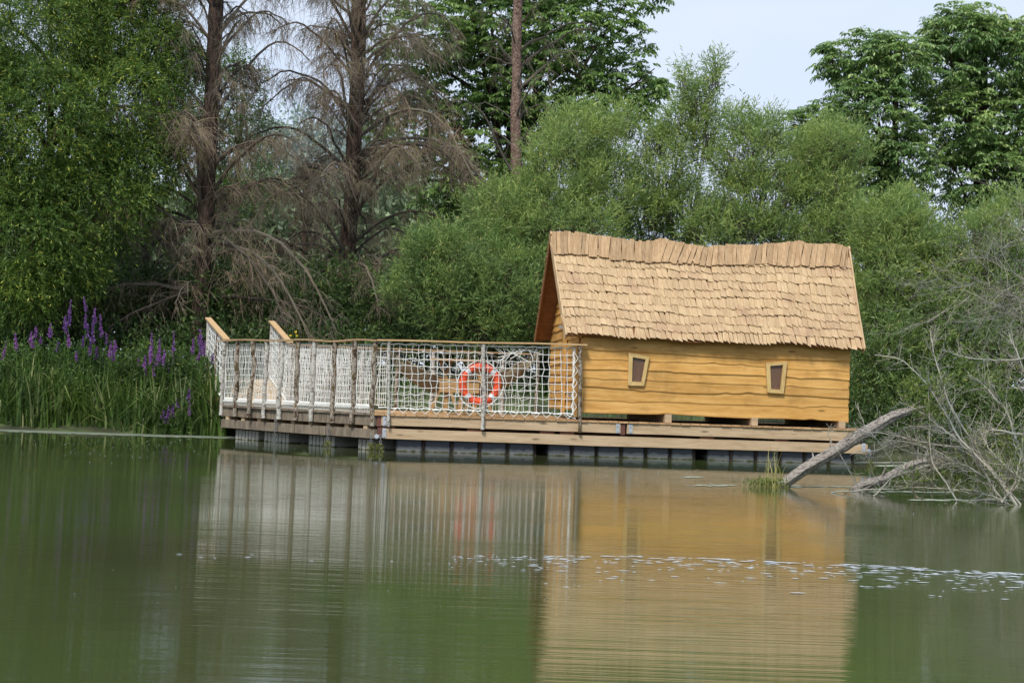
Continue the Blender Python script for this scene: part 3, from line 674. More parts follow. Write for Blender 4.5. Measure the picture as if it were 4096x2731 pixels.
# inner wall box behind the boards
mb = MB(); mb.hexa(Wm([(SL, TF+.01, zbL+.03), (SRr-.03, TF+.01, zbR+.03), (SRr-.03, TBk, zbR+.03), (SL, TBk, zbL+.03), (SL, TF+.01, ztL), (SRr-.03, TF+.01, ztR), (SRr-.03, TBk, ztR), (SL, TBk, ztL)]))
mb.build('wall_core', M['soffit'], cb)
ZE = 1.99; ZRG = 3.80; TE0, TE1 = -.05, 3.09
def gable_top(t): return ZE-.03+(ZRG-.12-ZE)*(1-abs(t-TR)/(TR-TE0))
for side, sx, sg in (('l', SL, -1), ('r', SRr-.02, 1)):
    mb = MB(); z = zbL+.02 if sg < 0 else zbR+.02; k = 0
    while z < ZRG-.25:
        h = (.17, .13)[k % 2]+.01*math.sin(k*2); zt = z+h+.03
        if z < ZE-.05: ta, tb_ = TF, TBk
        else:
            f = (z-ZE)/(ZRG-ZE); ta = TE0+.12+f*(TR-TE0-.05); tb_ = TE1-.12-f*(TE1-TR-.05)
        if tb_-ta < .1: break
        wv = wob(30, .010, 300+k)
        V, Fq = plank_mesh(ta, tb_, zt, zt, z, z, wv, 30, out=.032)
        V = np.stack([sx+sg*(-V[:, 1]), V[:, 0], V[:, 2]], -1)
        V[:, 2] = np.minimum(V[:, 2], [max(z, gable_top(q)) for q in V[:, 1]])
        mb.add(Wm(V), Fq); z += h; k += 1
    mb.build('gable_cladding', M['cladding'], cb)
    mb = MB(); xx = sx; V = [(xx, TF+.01, ZE-.3), (xx, TBk, ZE-.3), (xx, TBk, gable_top(TBk)-.02), (xx, TR, gable_top(TR)-.02), (xx, TF+.01, gable_top(TF)-.02)]
    V2 = [(xx-sg*.03, b_, c_) for _, b_, c_ in V]
    mb.add(Wm(V+V2), [(0, 1, 2, 3), (0, 3, 4, 0), (5, 8, 7, 6), (5, 9, 8, 5)]+[(j, (j+1) % 5, (j+1) % 5+5, j+5) for j in range(5)])
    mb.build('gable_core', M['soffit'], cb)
# door frame post and latch on the left gable, corner boards
mb = MB(); mb.box(SL-.075, SL-.035, 1.28, 1.46, ZD+.06, 3.1, Wm); mb.build('door_post', M['cladding'], cb)
mb = MB(); mb.box(SL-.068, SL-.034, .14, .30, ZD+.05, 2.0, Wm); mb.build('door_post', M['cladding'], cb)
mb = MB(); mb.box(SL-.085, SL-.06, .55, .70, .98, 1.03, Wm); mb.build('door_latch', M['steel'], cb)
mb = MB(); mb.box(SL-.11, SL-.05, 1.62, 1.69, 2.17, 2.23, Wm); mb.build('gable_lamp', M['steel'], cb)
# little bearers under the wall
for u in (2670, 3015, 3365):
    ss = S(u, 1670, TF)[0]; mb = MB(); zt = zbL+(zbR-zbL)*(ss-SL)/(SRr-SL)+.03
    mb.box(ss-.055, ss+.055, TF-.06, 3.0, ZD+.004, zt, Wm); mb.build('floor_bearer', M['beam'], cb)
# windows
def window(outer, inner, label):
    Z = [(2250+x*.5527, 1300+y*.5527) for x, y in outer]; I = [(2250+x*.5527, 1300+y*.5527) for x, y in inner]
    to, tf = TF-.066, TF-.03
    O = [S(u, v, to) for u, v in Z]; Q = [S(u, v, to) for u, v in I]
    mb = MB()
    for k in range(4):
        a, b1, c, d = O[k], O[(k+1) % 4], Q[(k+1) % 4], Q[k]
        f = lambda p, t: W(p[0], t, p[1])
        dep = 0.0 if k % 2 == 0 else .004
        mb.hexa([f(a, to-dep), f(b1, to-dep), f(c, to-dep), f(d, to-dep), f(a, TF), f(b1, TF), f(c, TF), f(d, TF)])
    win = mb.build('window', M['frame'], cb); tag(win, label)
    mb = MB(); mb.add([W(p[0], TF-.031, p[1]) for p in Q], [(3, 2, 1, 0)]); pn = mb.build('pane', M['windowpane']); pn.parent = win
    mb = MB(); mb.add([W(p[0], TF-.027, p[1]) for p in Q], [(3, 2, 1, 0)]); pn = mb.build('pane_backing', M['brown']); pn.parent = win  # flat brown sheet just behind the pane
m, t, b = newmat('window_pane_glass')
b.inputs['Base Color'].default_value = (1, 1, 1, 1); b.inputs['Roughness'].default_value = .08; b.inputs['Transmission Weight'].default_value = .0; b.inputs['Alpha'].default_value = .15
b.inputs['Base Color'].default_value = (.2, .17, .14, 1)
M['windowpane'] = m
window([(480, 200), (630, 228), (590, 440), (475, 437)], [(508, 232), (602, 248), (572, 412), (503, 408)], 'crooked window nearer the net railing')
window([(1472, 275), (1627, 262), (1600, 497), (1485, 488)], [(1503, 295), (1597, 288), (1578, 468), (1510, 462)], 'crooked window nearer the fallen log')
# roof
RL0 = S(2207, 933, TR)[0]; RL1 = S(3391, 990, TR)[0]; EL0 = S(2268, 1340, TE0)[0]; EL1 = S(3452, 1393, TE0)[0]
prof = [(2207, 0), (2300, .0), (2400, -.03), (2500, -.075), (2560, -.10), (2600, -.07), (2630, -.035), (2700, -.085), (2770, -.12), (2830, -.14), (2845, -.10), (2900, -.09), (2970, -.07), (3030, -.06), (3060, -.03), (3120, .01), (3180, .05), (3210, .02), (3240, -.0), (3300, .02), (3345, .0), (3391, -.01)]
pu = [p[0] for p in prof]; pv = [p[1] for p in prof]
zrl = S(2207, 933, TR)[1]; zrr = S(3391, 990, TR)[1]
print('ridge z', zrl, zrr, 'roof s', RL0, RL1, EL0, EL1, 'eave z', S(2268, 1340, TE0)[1], S(3452, 1393, TE0)[1])
def ridge_z(q): return zrl*(1-q)+zrr*q-.03+np.interp(2207+q*1184, pu, pv)
ze0 = S(2268, 1340, TE0)[1]; ze1 = S(3452, 1393, TE0)[1]
def roofpt(q, f, side=0, lift=0.0):
    """q along the roof 0..1, f up the slope 0..1, side 0 front 1 back"""
    se = EL0*(1-q)+EL1*q; sr = RL0*(1-q)+RL1*q; s_ = se*(1-f)+sr*f
    te = TE0 if side == 0 else TE1; t_ = te*(1-f)+TR*f
    e = ze0*(1-q)+ze1*q; e += .018*math.sin(q*11)+.01*math.sin(q*27)
    r = ridge_z(q); z = e*(1-f)+(r)*f - .045*math.sin(math.pi*f) + .022*math.sin(q*9+f*5)*math.sin(math.pi*f)
    wgt = f**3
    z = e*(1-f)+f*(zrl*(1-q)+zrr*q-.03)+(r-(zrl*(1-q)+zrr*q-.03))*wgt-.045*math.sin(math.pi*f)+.014*math.sin(q*9+f*5)*math.sin(math.pi*f)
    nt_ = -.76 if side == 0 else .76
    return np.array((s_, t_+nt_*lift, z+.65*lift))
# deck of the roof (boards under the shingles) with thickness
for side in (0, 1):
    mb = MB(); nq, nf = 40, 10
    V = [roofpt(i/(nq-1), j/(nf-1)*.985, side, 0) for i in range(nq) for j in range(nf)]+[roofpt(i/(nq-1), j/(nf-1)*.985, side, -.035) for i in range(nq) for j in range(nf)]
    i = np.arange(nq*nf).reshape(nq, nf); k = nq*nf
    Fq = np.stack([i[:-1, :-1], i[:-1, 1:], i[1:, 1:], i[1:, :-1]], -1).reshape(-1, 4).tolist()
    Fq += (np.stack([i[:-1, :-1], i[1:, :-1], i[1:, 1:], i[:-1, 1:]], -1).reshape(-1, 4)+k).tolist()
    Fq += [(i[a, 0], i[a+1, 0], i[a+1, 0]+k, i[a, 0]+k) for a in range(nq-1)]
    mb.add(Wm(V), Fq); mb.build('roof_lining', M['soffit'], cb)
def shingles(side, seed):
    g = np.random.default_rng(seed); mb = MB(); rows = 10
    edges = [0, .085, .165, .265, .345, .445, .525, .625, .71, .80]
    for r, f0 in enumerate(edges):
        q = -.004; ph = g.random()*6; wide = (r % 2 == 1)
        while q < 1.0:
            wq = (g.uniform(.014, .026) if wide else g.uniform(.011, .022)); q1 = min(q+wq, 1.004)
            base = f0+.010*math.sin(q*16+ph)+.006*math.sin(q*43+ph*2)+g.normal(0, .003)-(.012 if g.random() < .04 else 0)
            if r == 0: base = max(base, -.012)-.012
            sl = g.normal(.0075, .004)*(1 if side == 0 else -1); lng = .19 if r < 9 else .12
            l0 = .041+g.uniform(-.005, .010); th = .009; l1 = .006
            tw = g.uniform(0, .006) if wide else g.uniform(0, .012); sk = g.normal(0, .004)
            fa, fb = base+sl, base-sl
            eg = .0 if wide else .0010
            P8 = [roofpt(q, fa, side, l0-th+tw), roofpt(q1-eg, fb, side, l0-th), roofpt(q1-eg+sk, fb+lng, side, l1-.004), roofpt(q+sk, fa+lng, side, l1-.004),
                  roofpt(q, fa, side, l0+tw), roofpt(q1-eg, fb, side, l0), roofpt(q1-eg+sk, fb+lng, side, l1+.004), roofpt(q+sk, fa+lng, side, l1+.004)]
            mb.hexa(Wm(P8)); q = q1
    return mb
for side in (0, 1):
    tag(shingles(side, 400+side).build('shingles', M['shingle'], cb), kind=None)
# ridge course: long shingles leaning over the crest
for side in (0, 1):
    g = np.random.default_rng(500+side); mb = MB(); q = 0.0
    while q < 1.0:
        wq = g.uniform(.010, .019); q1 = min(q+wq, 1.0)
        lean = np.interp(q, [0, .1, .3, .36, .45, .55, .64, .66, .72, .80, 1], [-.008, -.012, -.010, -.03, -.030, -.014, -.012, -.035, -.012, -.022, -.018])+g.normal(0, .002)
        low = .80-.035*(1 if .3 < q < .45 else .3)+g.normal(0, .006)+.012*math.sin(q*21); hi = 1.0+(.012 if side == 0 else .0)+g.uniform(-.008, .016)
        pts_b = []; pts_t = []
        for k, f in enumerate((low, low+.06, (low+1)/2+.02, .97, hi)):
            lf = .056+g.uniform(-.002, .004)+(.010 if k == 0 else 0)
            sh = lean*(-(hi-f)/.2)
            for (qq, lst) in ((q, 0), (q1-.0003, 1)):
                pts_t.append(roofpt(min(max(qq-sh, -.005), 1.005), min(f, 1.0), side, lf+(.006 if lst == 0 else 0))+np.array((0, 0, max(0, f-1.0)*1.5)))
                pts_b.append(roofpt(min(max(qq-sh, -.005), 1.005), min(f, 1.0), side, lf-.013)+np.array((0, 0, max(0, f-1.0)*1.5)))
        V = pts_t+pts_b; Fq = []
        for k in range(4):
            a = 2*k; Fq += [(a, a+1, a+3, a+2), (10+a, 12+a, 13+a, 11+a), (a, a+2, a+12, a+10), (a+1, a+11, a+13, a+3)]
        Fq += [(0, 10, 11, 1), (8, 9, 19, 18)]
        mb.add(Wm(V), Fq); q = q1
    tag(mb.build('ridge_shingles', M['ridge'], cb), 'darker row of long shingles leaning over the ridge')
# barge boards on the four gable slopes
for q, sg in ((0, -1), (1, 1)):
    for side in (0, 1):
        mb = MB(); n = 12; V = []
        for k in range(n):
            f = -.012+(1.03)*k/(n-1); b0 = roofpt(q, min(f, 1.012), side, 0)
            for (dl, ds) in ((.050, 0), (.050, 1), (-.085, 1), (-.085, 0)):
                p = roofpt(q, f, side, dl); p[0] += sg*(.004+.028*ds); V.append(p)
        i = np.arange(n*4).reshape(n, 4)
        Fq = np.stack([i[:-1], np.roll(i[:-1], -1, 1), np.roll(i[1:], -1, 1), i[1:]], -1).reshape(-1, 4).tolist()+[tuple(i[0][::-1]), tuple(i[-1])]
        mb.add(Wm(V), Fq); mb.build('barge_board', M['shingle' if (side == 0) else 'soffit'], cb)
#VEG
# ------------------------------------------------------------------ leaves and trees
def unit(a): return a/(np.linalg.norm(a, axis=-1, keepdims=True)+1e-9)
def add_leaves(mb, base, dr, ln, wd, g):
    N = len(base); dr = unit(dr); rnd = unit(g.normal(size=(N, 3))); sd = unit(np.cross(dr, rnd)); ln = np.broadcast_to(ln, N)[:, None]; wd = np.broadcast_to(wd, N)[:, None]
    V = np.stack([base, base+dr*ln*.45+sd*wd*.5, base+dr*ln, base+dr*ln*.45-sd*wd*.5], 1).reshape(-1, 3)
    mb.add(V, np.arange(N*4).reshape(N, 4))
def blobs(lst):
    """(u, v, ru, rv, distance, depth radius) read off the photo -> centres and radii in metres"""
    c = np.array([P(b[0], b[1], b[4]) for b in lst]); r = np.array([(b[2]*b[4]/F, b[5], b[3]*b[4]/F) for b in lst]); return c, r
def sample(lst, n, g, shell=.45, clump=0):
    c, r = blobs(lst); wt = (r[:, 0]*r[:, 2])**.8*r[:, 1]**.4; k = g.choice(len(lst), n, p=wt/wt.sum())
    d = unit(g.normal(size=(n, 3))); rad = shell+(1-shell)*g.random(n)**.6; rad = np.where(g.random(n) < .25, g.random(n)**.33, rad)
    rad *= 1+.10*g.normal(size=n)*(g.random(n) < .5)
    p = c[k]+d*r[k]*rad[:, None]
    if clump:
        m_ = max(30, int(n/55)); ci = g.choice(n, m_, replace=False); cc = p[ci]; near = np.empty(n, int)
        for a in range(0, n, 2000): near[a:a+2000] = ((p[a:a+2000, None]-cc[None])**2).sum(-1).argmin(1)
        p = p*(1-clump)+cc[near]*clump; d = unit(d+.9*unit(p-cc[near])*np.minimum(1, np.linalg.norm(p-cc[near], axis=1)/.15)[:, None])
    return p, d, k, c, r
def willow_leaves(lst, n, g, ln=.10, wd=.020, K=11, slen=.5, up=.8, out=.6, shell=.45, droop=0.0, zmin=.25, rnd=.45, clump=0):
    p, d, k, c, r = sample(lst, n, g, shell, clump); sd = unit(d*out+np.array((0, 0, up))+g.normal(0, rnd, (n, 3)))
    L_ = slen*g.uniform(.5, 1.25, n); mb = MB(); B = []; D = []
    for j in range(K):
        q = (j+.5)/K; b = p+sd*(L_*q)[:, None]; b[:, 2] -= droop*q*q*L_
        dd = sd*.8+unit(g.normal(size=(n, 3)))*.75; dd[:, 2] -= droop*.6
        B.append(b); D.append(dd)
    B = np.concatenate(B); D = np.concatenate(D); ok = B[:, 2] > zmin; B = B[ok]; D = D[ok]
    add_leaves(mb, B, D, ln*g.uniform(.6, 1.25, len(B)), wd*g.uniform(.7, 1.2, len(B)), g); return mb, p, sd, L_
def compound_leaves(lst, n, g, ln=.17, wd=.065, shell=.5, pairs=3, zmin=.5):
    """drooping compound leaves in rosettes at the shoot ends"""
    m_ = 5; p, d, k, c, r = sample(lst, n, g, shell)
    mb = MB(); B = []; D = []
    for q in range(m_):
        a = g.uniform(0, 2*np.pi, n); rd = unit(np.stack([np.cos(a), np.sin(a), g.uniform(-.1, .5, n)], -1)+d*.6); L_ = ln*2.1*g.uniform(.7, 1.1, n)
        for j in range(pairs+1):
            f = .35+.65*j/pairs; b = p+rd*(L_*f)[:, None]; b[:, 2] -= (f*f*.35)*L_
            side = unit(np.cross(rd, (0, 0, 1)))
            for s_ in ((-1, 1) if j < pairs else (0,)):
                dd = rd*.6+side*s_*.75+g.normal(0, .15, (n, 3)); dd[:, 2] -= .45+.35*f
                B.append(b.copy()); D.append(dd)
    B = np.concatenate(B); D = np.concatenate(D)
    N = len(B); dr = unit(D); upv = unit(np.array((0, 0, 1.))+g.normal(0, .35, (N, 3))); sd = unit(np.cross(dr, upv)); l_ = (ln*g.uniform(.7, 1.15, N))[:, None]; w_ = (wd*g.uniform(.8, 1.15, N))[:, None]
    V = np.stack([B, B+dr*l_*.5+sd*w_*.5, B+dr*l_-np.array((0, 0, .1))*l_, B+dr*l_*.5-sd*w_*.5], 1).reshape(-1, 3)
    mb.add(V, np.arange(N*4).reshape(N, 4)); return mb, p
def limbs(base, targets, r0, g, mb, K=9, bend=.25, sides=6):
    """boughs that leave the trunk low and reach for the crown clumps"""
    T = np.asarray(targets); n = len(T); q = np.linspace(0, 1, K)[None, :, None]
    pth = base[None, None]*(1-q)+T[:, None]*q; pth[..., 2] += (bend*np.sin(np.pi*q[..., 0]))*np.linalg.norm(T-base, axis=1)[:, None]*.5
    wv = np.cumsum(g.normal(0, .04, (n, K, 3)), 1); wv -= wv[:, :1]; pth += wv*q
    rr = r0*(1-.85*np.linspace(0, 1, K))[None]*g.uniform(.6, 1, (n, 1)); mb.tubes(pth, rr, sides)
def stake_tree(name, label, cat, base, lst, n, leaf, kind='willow', group=None, stems=10, r0=.06, seed=0, barkm='stem', trunk=None, **kw):
    g = np.random.default_rng(seed); th = thing(name, base, label, cat, group)
    if kind == 'willow': mb, p, sd, L_ = willow_leaves(lst, n, g, **kw)
    else: mb, p = compound_leaves(lst, n, g, **kw)
    mb.build('crown', M[leaf], th)
    mb = MB(); c, r = blobs(lst)
    if trunk:
        top = c[np.argmax(c[:, 2])]; q = np.linspace(0, 1, 14)[:, None]; tp = np.asarray(base)*(1-q)+np.array((base[0]*.5+top[0]*.5, top[1], top[2]))*q
        tp[:, 0] += wob(14, .05, seed)*q[:, 0]; mb.tubes([tp], trunk*(1-.7*q[:, 0]), 8)
        st = np.repeat(np.arange(len(c)), max(1, stems//len(c)))
        for k in st:
            f = g.uniform(.25, .8); s0 = tp[int(f*13)]; limbs(s0, [c[k]+unit(g.normal(size=3))*r[k]*.7], trunk*.4, g, mb)
    else:
        k = g.choice(len(c), stems); T = c[k]+unit(g.normal(size=(stems, 3)))*r[k]*.75; 
        limbs(np.asarray(base, float), T, r0, g, mb, bend=.12)
    # fine shoots the leaves sit on
    k = g.choice(len(p), min(len(p), 1500)); cc = c[((p[k][:, None]-c[None])**2).sum(-1).argmin(1)]
    q0 = p[k]*.75+cc*.25-np.array((0, 0, .25)); mb.tubes(np.stack([q0, (q0+p[k])/2+g.normal(0, .03, (len(k), 3)), p[k]], 1), np.array([.009, .006, .004]), 3)
    mb.build('trunk' if trunk else 'stems', M[barkm], th); return th
def gp(u, Y, dz=0): x = P(u, 1560, Y)[0]; return np.array((x, Y, gz(x, Y)+dz))
# left tree that fills the upper left corner
stake_tree('leafy_tree', 'big fine-leaved tree filling the upper left corner, with yellow-green seed tufts', 'tree', gp(120, 34.5),
    [(120, 120, 330, 260, 35, 1.6), (470, 90, 260, 190, 36, 1.4), (640, 230, 170, 150, 35.5, .9), (130, 520, 330, 300, 34, 1.5), (500, 430, 250, 220, 35, 1.3), (330, 800, 300, 230, 34.5, 1.3),
     (90, 950, 250, 250, 33.5, 1.2), (560, 640, 170, 170, 35, .9), (-150, 500, 250, 600, 34, 1.5), (60, 1170, 170, 130, 33.2, .8), (260, 1050, 170, 120, 34, .8), (430, -120, 420, 160, 36, 1.5)],
    22500, 'ash', trunk=.2, stems=26, seed=1, clump=.3, ln=.115, wd=.026, K=11, slen=.42, up=.1, out=.7, droop=.7, shell=.5, barkm='darkbark')
# second trunk far left behind
# broad-leaved tree behind the willows
stake_tree('broad_leaved_tree', 'tall broad-leaved tree rising behind the bare pine trunk, sky showing through', 'tree', gp(2000, 47),
    [(1700, 130, 230, 190, 46, 2), (2000, 80, 260, 200, 47, 2), (2330, 120, 230, 200, 46, 2), (2500, 330, 150, 130, 46, 1.3), (1830, 330, 250, 200, 47, 2), (2150, 330, 250, 190, 47, 2), (2400, 420, 190, 120, 45.5, 1.2),
     (1650, 520, 180, 160, 47, 1.6), (1950, 570, 260, 180, 47, 2), (2600, 350, 70, 60, 45.5, .6), (2000, 760, 260, 130, 47, 2), (1750, 760, 160, 130, 47, 1.4), (2560, 160, 60, 50, 46, .5), (2100, -130, 450, 150, 47, 2), (2590, -10, 70, 70, 46, .5)],
    2200, 'walnut2', 'compound', trunk=.26, stems=30, seed=2, ln=.16, wd=.07, shell=.3, barkm='darkbark')
stake_tree('broad_leaved_tree', 'light green tree showing between the two dead spruce trunks', 'tree', gp(940, 50),
    [(930, 380, 130, 200, 50, 1.5), (980, 620, 150, 200, 50, 1.5), (780, 620, 100, 200, 50, 1.5), (900, 850, 170, 150, 50, 1.5), (700, 400, 110, 250, 50, 1.5)],
    3000, 'weed', 'willow', trunk=.15, stems=8, seed=3, ln=.13, wd=.035, K=9, slen=.5, up=.3, shell=.3, droop=.3)
# walnuts on the right
stake_tree('walnut_tree', 'walnut tree with drooping leaves, the lower and left one of the right-hand pair', 'tree', gp(3560, 44),
    [(3440, 260, 150, 140, 43.5, 1.3), (3570, 260, 150, 140, 43, 1.3), (3330, 500, 130, 120, 43.5, 1.2), (3480, 470, 200, 180, 43, 1.5), (3600, 640, 150, 150, 43, 1.2), (3250, 640, 110, 90, 43.5, 1.), (3430, 720, 170, 140, 43.5, 1.3), (3560, 200, 60, 50, 43, .5), (3330, 220, 70, 50, 43.5, .5), (3210, 520, 110, 80, 43.5, .9), (3500, 880, 200, 130, 43.5, 1.3)],
    1300, 'walnut', 'compound', 'walnut trees beyond the cabin', trunk=.17, stems=20, seed=4, ln=.15, wd=.053, shell=.55, barkm='darkbark')
stake_tree('walnut_tree', 'tallest walnut tree, cut by the right edge of the photo', 'tree', gp(3950, 45),
    [(3850, 130, 170, 110, 44, 1.4), (3780, 300, 130, 150, 44, 1.3), (3990, 250, 200, 170, 44.5, 1.6), (4130, 200, 150, 150, 44, 1.5), (3830, 500, 180, 150, 44, 1.5), (4020, 520, 200, 180, 44.5, 1.6), (3900, 720, 230, 160, 44, 1.6), (4150, 600, 150, 300, 44, 1.5), (3830, 60, 80, 50, 44, .6), (3760, 120, 40, 30, 44, .4), (3960, 110, 90, 50, 44, .6)],
    1800, 'walnut', 'compound', 'walnut trees beyond the cabin', trunk=.2, stems=24, seed=5, ln=.15, wd=.053, shell=.5, barkm='darkbark')
# willows, left to right
WL = [
 ('grey-green willow bush rising directly behind the left end of the cabin roof', 2150, 35.5, [(2240, 750, 190, 240, 35.5, 1.3), (2330, 560, 170, 160, 36, 1.), (2010, 900, 200, 170, 35.5, 1.2), (2250, 950, 260, 180, 35, 1.2), (2430, 780, 150, 200, 36, 1.)], 8200, 'willow'),
 ('dense willow bush overhanging the deck just left of the cabin gable', 1900, 34.3, [(1850, 1060, 230, 170, 34.3, 1.1), (2050, 1180, 220, 180, 34, 1.1), (1780, 1200, 200, 130, 34.3, 1.), (1700, 1020, 110, 110, 34.3, .7), (1960, 1330, 250, 110, 34.3, 1.), (2200, 1180, 170, 200, 34.6, 1.), (1600, 1160, 70, 80, 34.4, .6)], 7000, 'willow2'),
 ('open willow with tall thin shoots against the sky above the middle of the roof', 2680, 36.5, [(2650, 720, 130, 180, 36.5, 1.), (2560, 890, 130, 130, 36.5, .9), (2750, 880, 150, 130, 36.5, .9), (2700, 520, 60, 110, 36.5, .5), (2800, 400, 60, 90, 36.5, .4), (2860, 330, 35, 60, 36.5, .3), (2620, 560, 60, 70, 36.5, .4), (2880, 440, 30, 30, 36.5, .2), (2500, 500, 50, 80, 36.5, .4), (2740, 350, 35, 80, 36.5, .3), (2780, 500, 60, 110, 36.5, .4), (2860, 250, 25, 50, 36.5, .2), (2820, 560, 70, 100, 36.5, .4)], 4300, 'willow'),
 ('bushy willow filling the gap between the roof and the left walnut', 3020, 36, [(2980, 640, 150, 140, 36, 1.), (3050, 830, 200, 170, 36, 1.2), (2900, 930, 170, 110, 35.7, 1.), (3080, 540, 80, 80, 36, .5), (2960, 500, 60, 60, 36, .4), (3180, 950, 150, 100, 35.7, .9)], 4700, 'willow'),
 ('pale willow in front of the left walnut crown', 3330, 36, [(3330, 610, 150, 120, 36.5, 1.), (3300, 780, 150, 130, 36.3, 1.), (3400, 940, 180, 130, 35.8, 1.), (3200, 700, 80, 120, 36.3, .7)], 3700, 'willow'),
 ('willow bush beside the right end of the cabin roof', 3600, 34.5, [(3560, 960, 170, 160, 34.5, 1.1), (3530, 1180, 170, 180, 34.2, 1.1), (3700, 1080, 170, 180, 34.5, 1.1), (3620, 850, 80, 80, 34.8, .6)], 5600, 'willow'),
 ('dark willow bush hanging over the water right of the cabin wall', 3650, 33.6, [(3500, 1400, 170, 180, 33.6, 1.), (3720, 1350, 200, 200, 33.8, 1.1), (3560, 1620, 190, 150, 33.4, .9), (3800, 1600, 220, 150, 33.5, 1.), (3950, 1450, 170, 180, 33.8, 1.)], 7200, 'willow2'),
 ('grey-leaved willow at the right edge behind the bleached branches', 3980, 33.8, [(3900, 1000, 170, 150, 34.2, 1.1), (4080, 950, 170, 180, 34, 1.1), (4000, 1200, 200, 180, 34, 1.1), (4150, 1300, 120, 250, 33.8, 1.), (3800, 1180, 100, 100, 34, .8)], 5200, 'willow'),
]
for i, (lab, u, Y, bl, n, lm) in enumerate(WL):
    stake_tree('willow_bush', lab, 'willow', gp(u, Y), bl, int(n*.78), lm, 'willow', 'willows along the far bank', stems=13, r0=.035, seed=20+i, clump=.36, ln=.125, wd=.023, K=9, slen=.46, up=.75, out=.55, shell=.4)
# undergrowth and far wood: masses nobody could count
def mass(name, lst, n, leaf, label, seed, **kw):
    g = np.random.default_rng(seed); mb, *_ = willow_leaves(lst, n, g, **kw); return tag(mb.build(name, M[leaf]), label, kind='stuff')
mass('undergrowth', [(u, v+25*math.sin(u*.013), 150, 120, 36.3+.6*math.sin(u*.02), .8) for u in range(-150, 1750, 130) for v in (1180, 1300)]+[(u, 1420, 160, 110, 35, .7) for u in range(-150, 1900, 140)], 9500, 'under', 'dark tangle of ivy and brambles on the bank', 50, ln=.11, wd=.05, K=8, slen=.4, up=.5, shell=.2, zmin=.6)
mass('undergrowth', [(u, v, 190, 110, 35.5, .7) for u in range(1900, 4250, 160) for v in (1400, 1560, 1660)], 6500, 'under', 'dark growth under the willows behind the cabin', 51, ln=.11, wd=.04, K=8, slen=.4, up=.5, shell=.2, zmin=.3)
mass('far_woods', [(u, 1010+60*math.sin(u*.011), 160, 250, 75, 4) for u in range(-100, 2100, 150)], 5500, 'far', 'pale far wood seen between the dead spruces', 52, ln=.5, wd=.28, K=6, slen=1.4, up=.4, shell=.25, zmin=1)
mass('far_woods', [(u, 640+40*math.sin(u*.02), 110, 150, 110, 6) for u in range(1050, 1550, 90)]+[(u, 1000, 150, 200, 110, 6) for u in range(700, 2000, 130)], 3000, 'farhaze', 'hazy blue-grey trees farthest away', 53, ln=.45, wd=.25, K=8, slen=1.5, up=.3, shell=.2, zmin=1)
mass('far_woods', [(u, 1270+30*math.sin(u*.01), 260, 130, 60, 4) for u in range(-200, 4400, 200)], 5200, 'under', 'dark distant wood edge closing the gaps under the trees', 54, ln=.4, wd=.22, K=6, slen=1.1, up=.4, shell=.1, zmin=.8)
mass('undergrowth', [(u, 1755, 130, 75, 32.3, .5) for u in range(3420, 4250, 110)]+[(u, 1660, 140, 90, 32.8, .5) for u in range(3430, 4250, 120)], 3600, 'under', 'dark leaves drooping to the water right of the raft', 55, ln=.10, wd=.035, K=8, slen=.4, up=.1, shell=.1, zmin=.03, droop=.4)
# lawn weeds behind the deck seen through the nets
def blades(mb, base, h, w_, g, lean=.35, K=4, fold=0):
    n = len(base); a = g.uniform(0, 2*np.pi, n); ld = np.stack([np.cos(a), np.sin(a), np.zeros(n)], -1)*(lean*g.random(n)**1.3)[:, None]
    wdv = np.stack([-np.sin(a+g.normal(0, .6, n)), np.cos(a), np.zeros(n)], -1)
    wdv = unit(wdv*.6+np.array((1, 0, 0)))
    h = np.broadcast_to(h, n)
    V = np.zeros((n, 2*K, 3))
    for j in range(K):
        q = j/(K-1); c = base+np.array((0, 0, 1.))*(h*q*(1-.25*q*np.linalg.norm(ld, axis=1)**2))[:, None]+ld*(h*q**2.2)[:, None]
        ww = (w_*(1-q**2.5)*(1 if q < 1 else .1)+.0006)[:, None] if np.ndim(w_) else w_*(1-q**2.5)+.0006
        V[:, 2*j] = c-wdv*ww*.5; V[:, 2*j+1] = c+wdv*ww*.5
    if fold:
        k = g.random(n) < fold; V[k, -2:, 2] -= (h[k]*.45)[:, None]; V[k, -2:, :2] += (ld[k, :2]*h[k, None]*.7)[:, None]
    i = np.arange(n*2*K).reshape(n, K, 2); Fq = np.stack([i[:, :-1, 0], i[:, :-1, 1], i[:, 1:, 1], i[:, 1:, 0]], -1).reshape(-1, 4)
    mb.add(V.reshape(-1, 3), Fq)
g = np.random.default_rng(60)
def grounded(x, y): return np.stack([x, y, np.array([gz(a, b_) for a, b_ in zip(x, y)])], -1)
n = 9000; x = g.uniform(-14, 14, n); y = np.array([shoreY(a) for a in x])+g.uniform(.5, 7, n)**1.0
mb = MB(); blades(mb, grounded(x, y)-zv(.03), g.uniform(.12, .45, n), .012, g, .6); tag(mb.build('grass', M['weed']), 'rough grass on the bank behind the raft', kind='stuff')
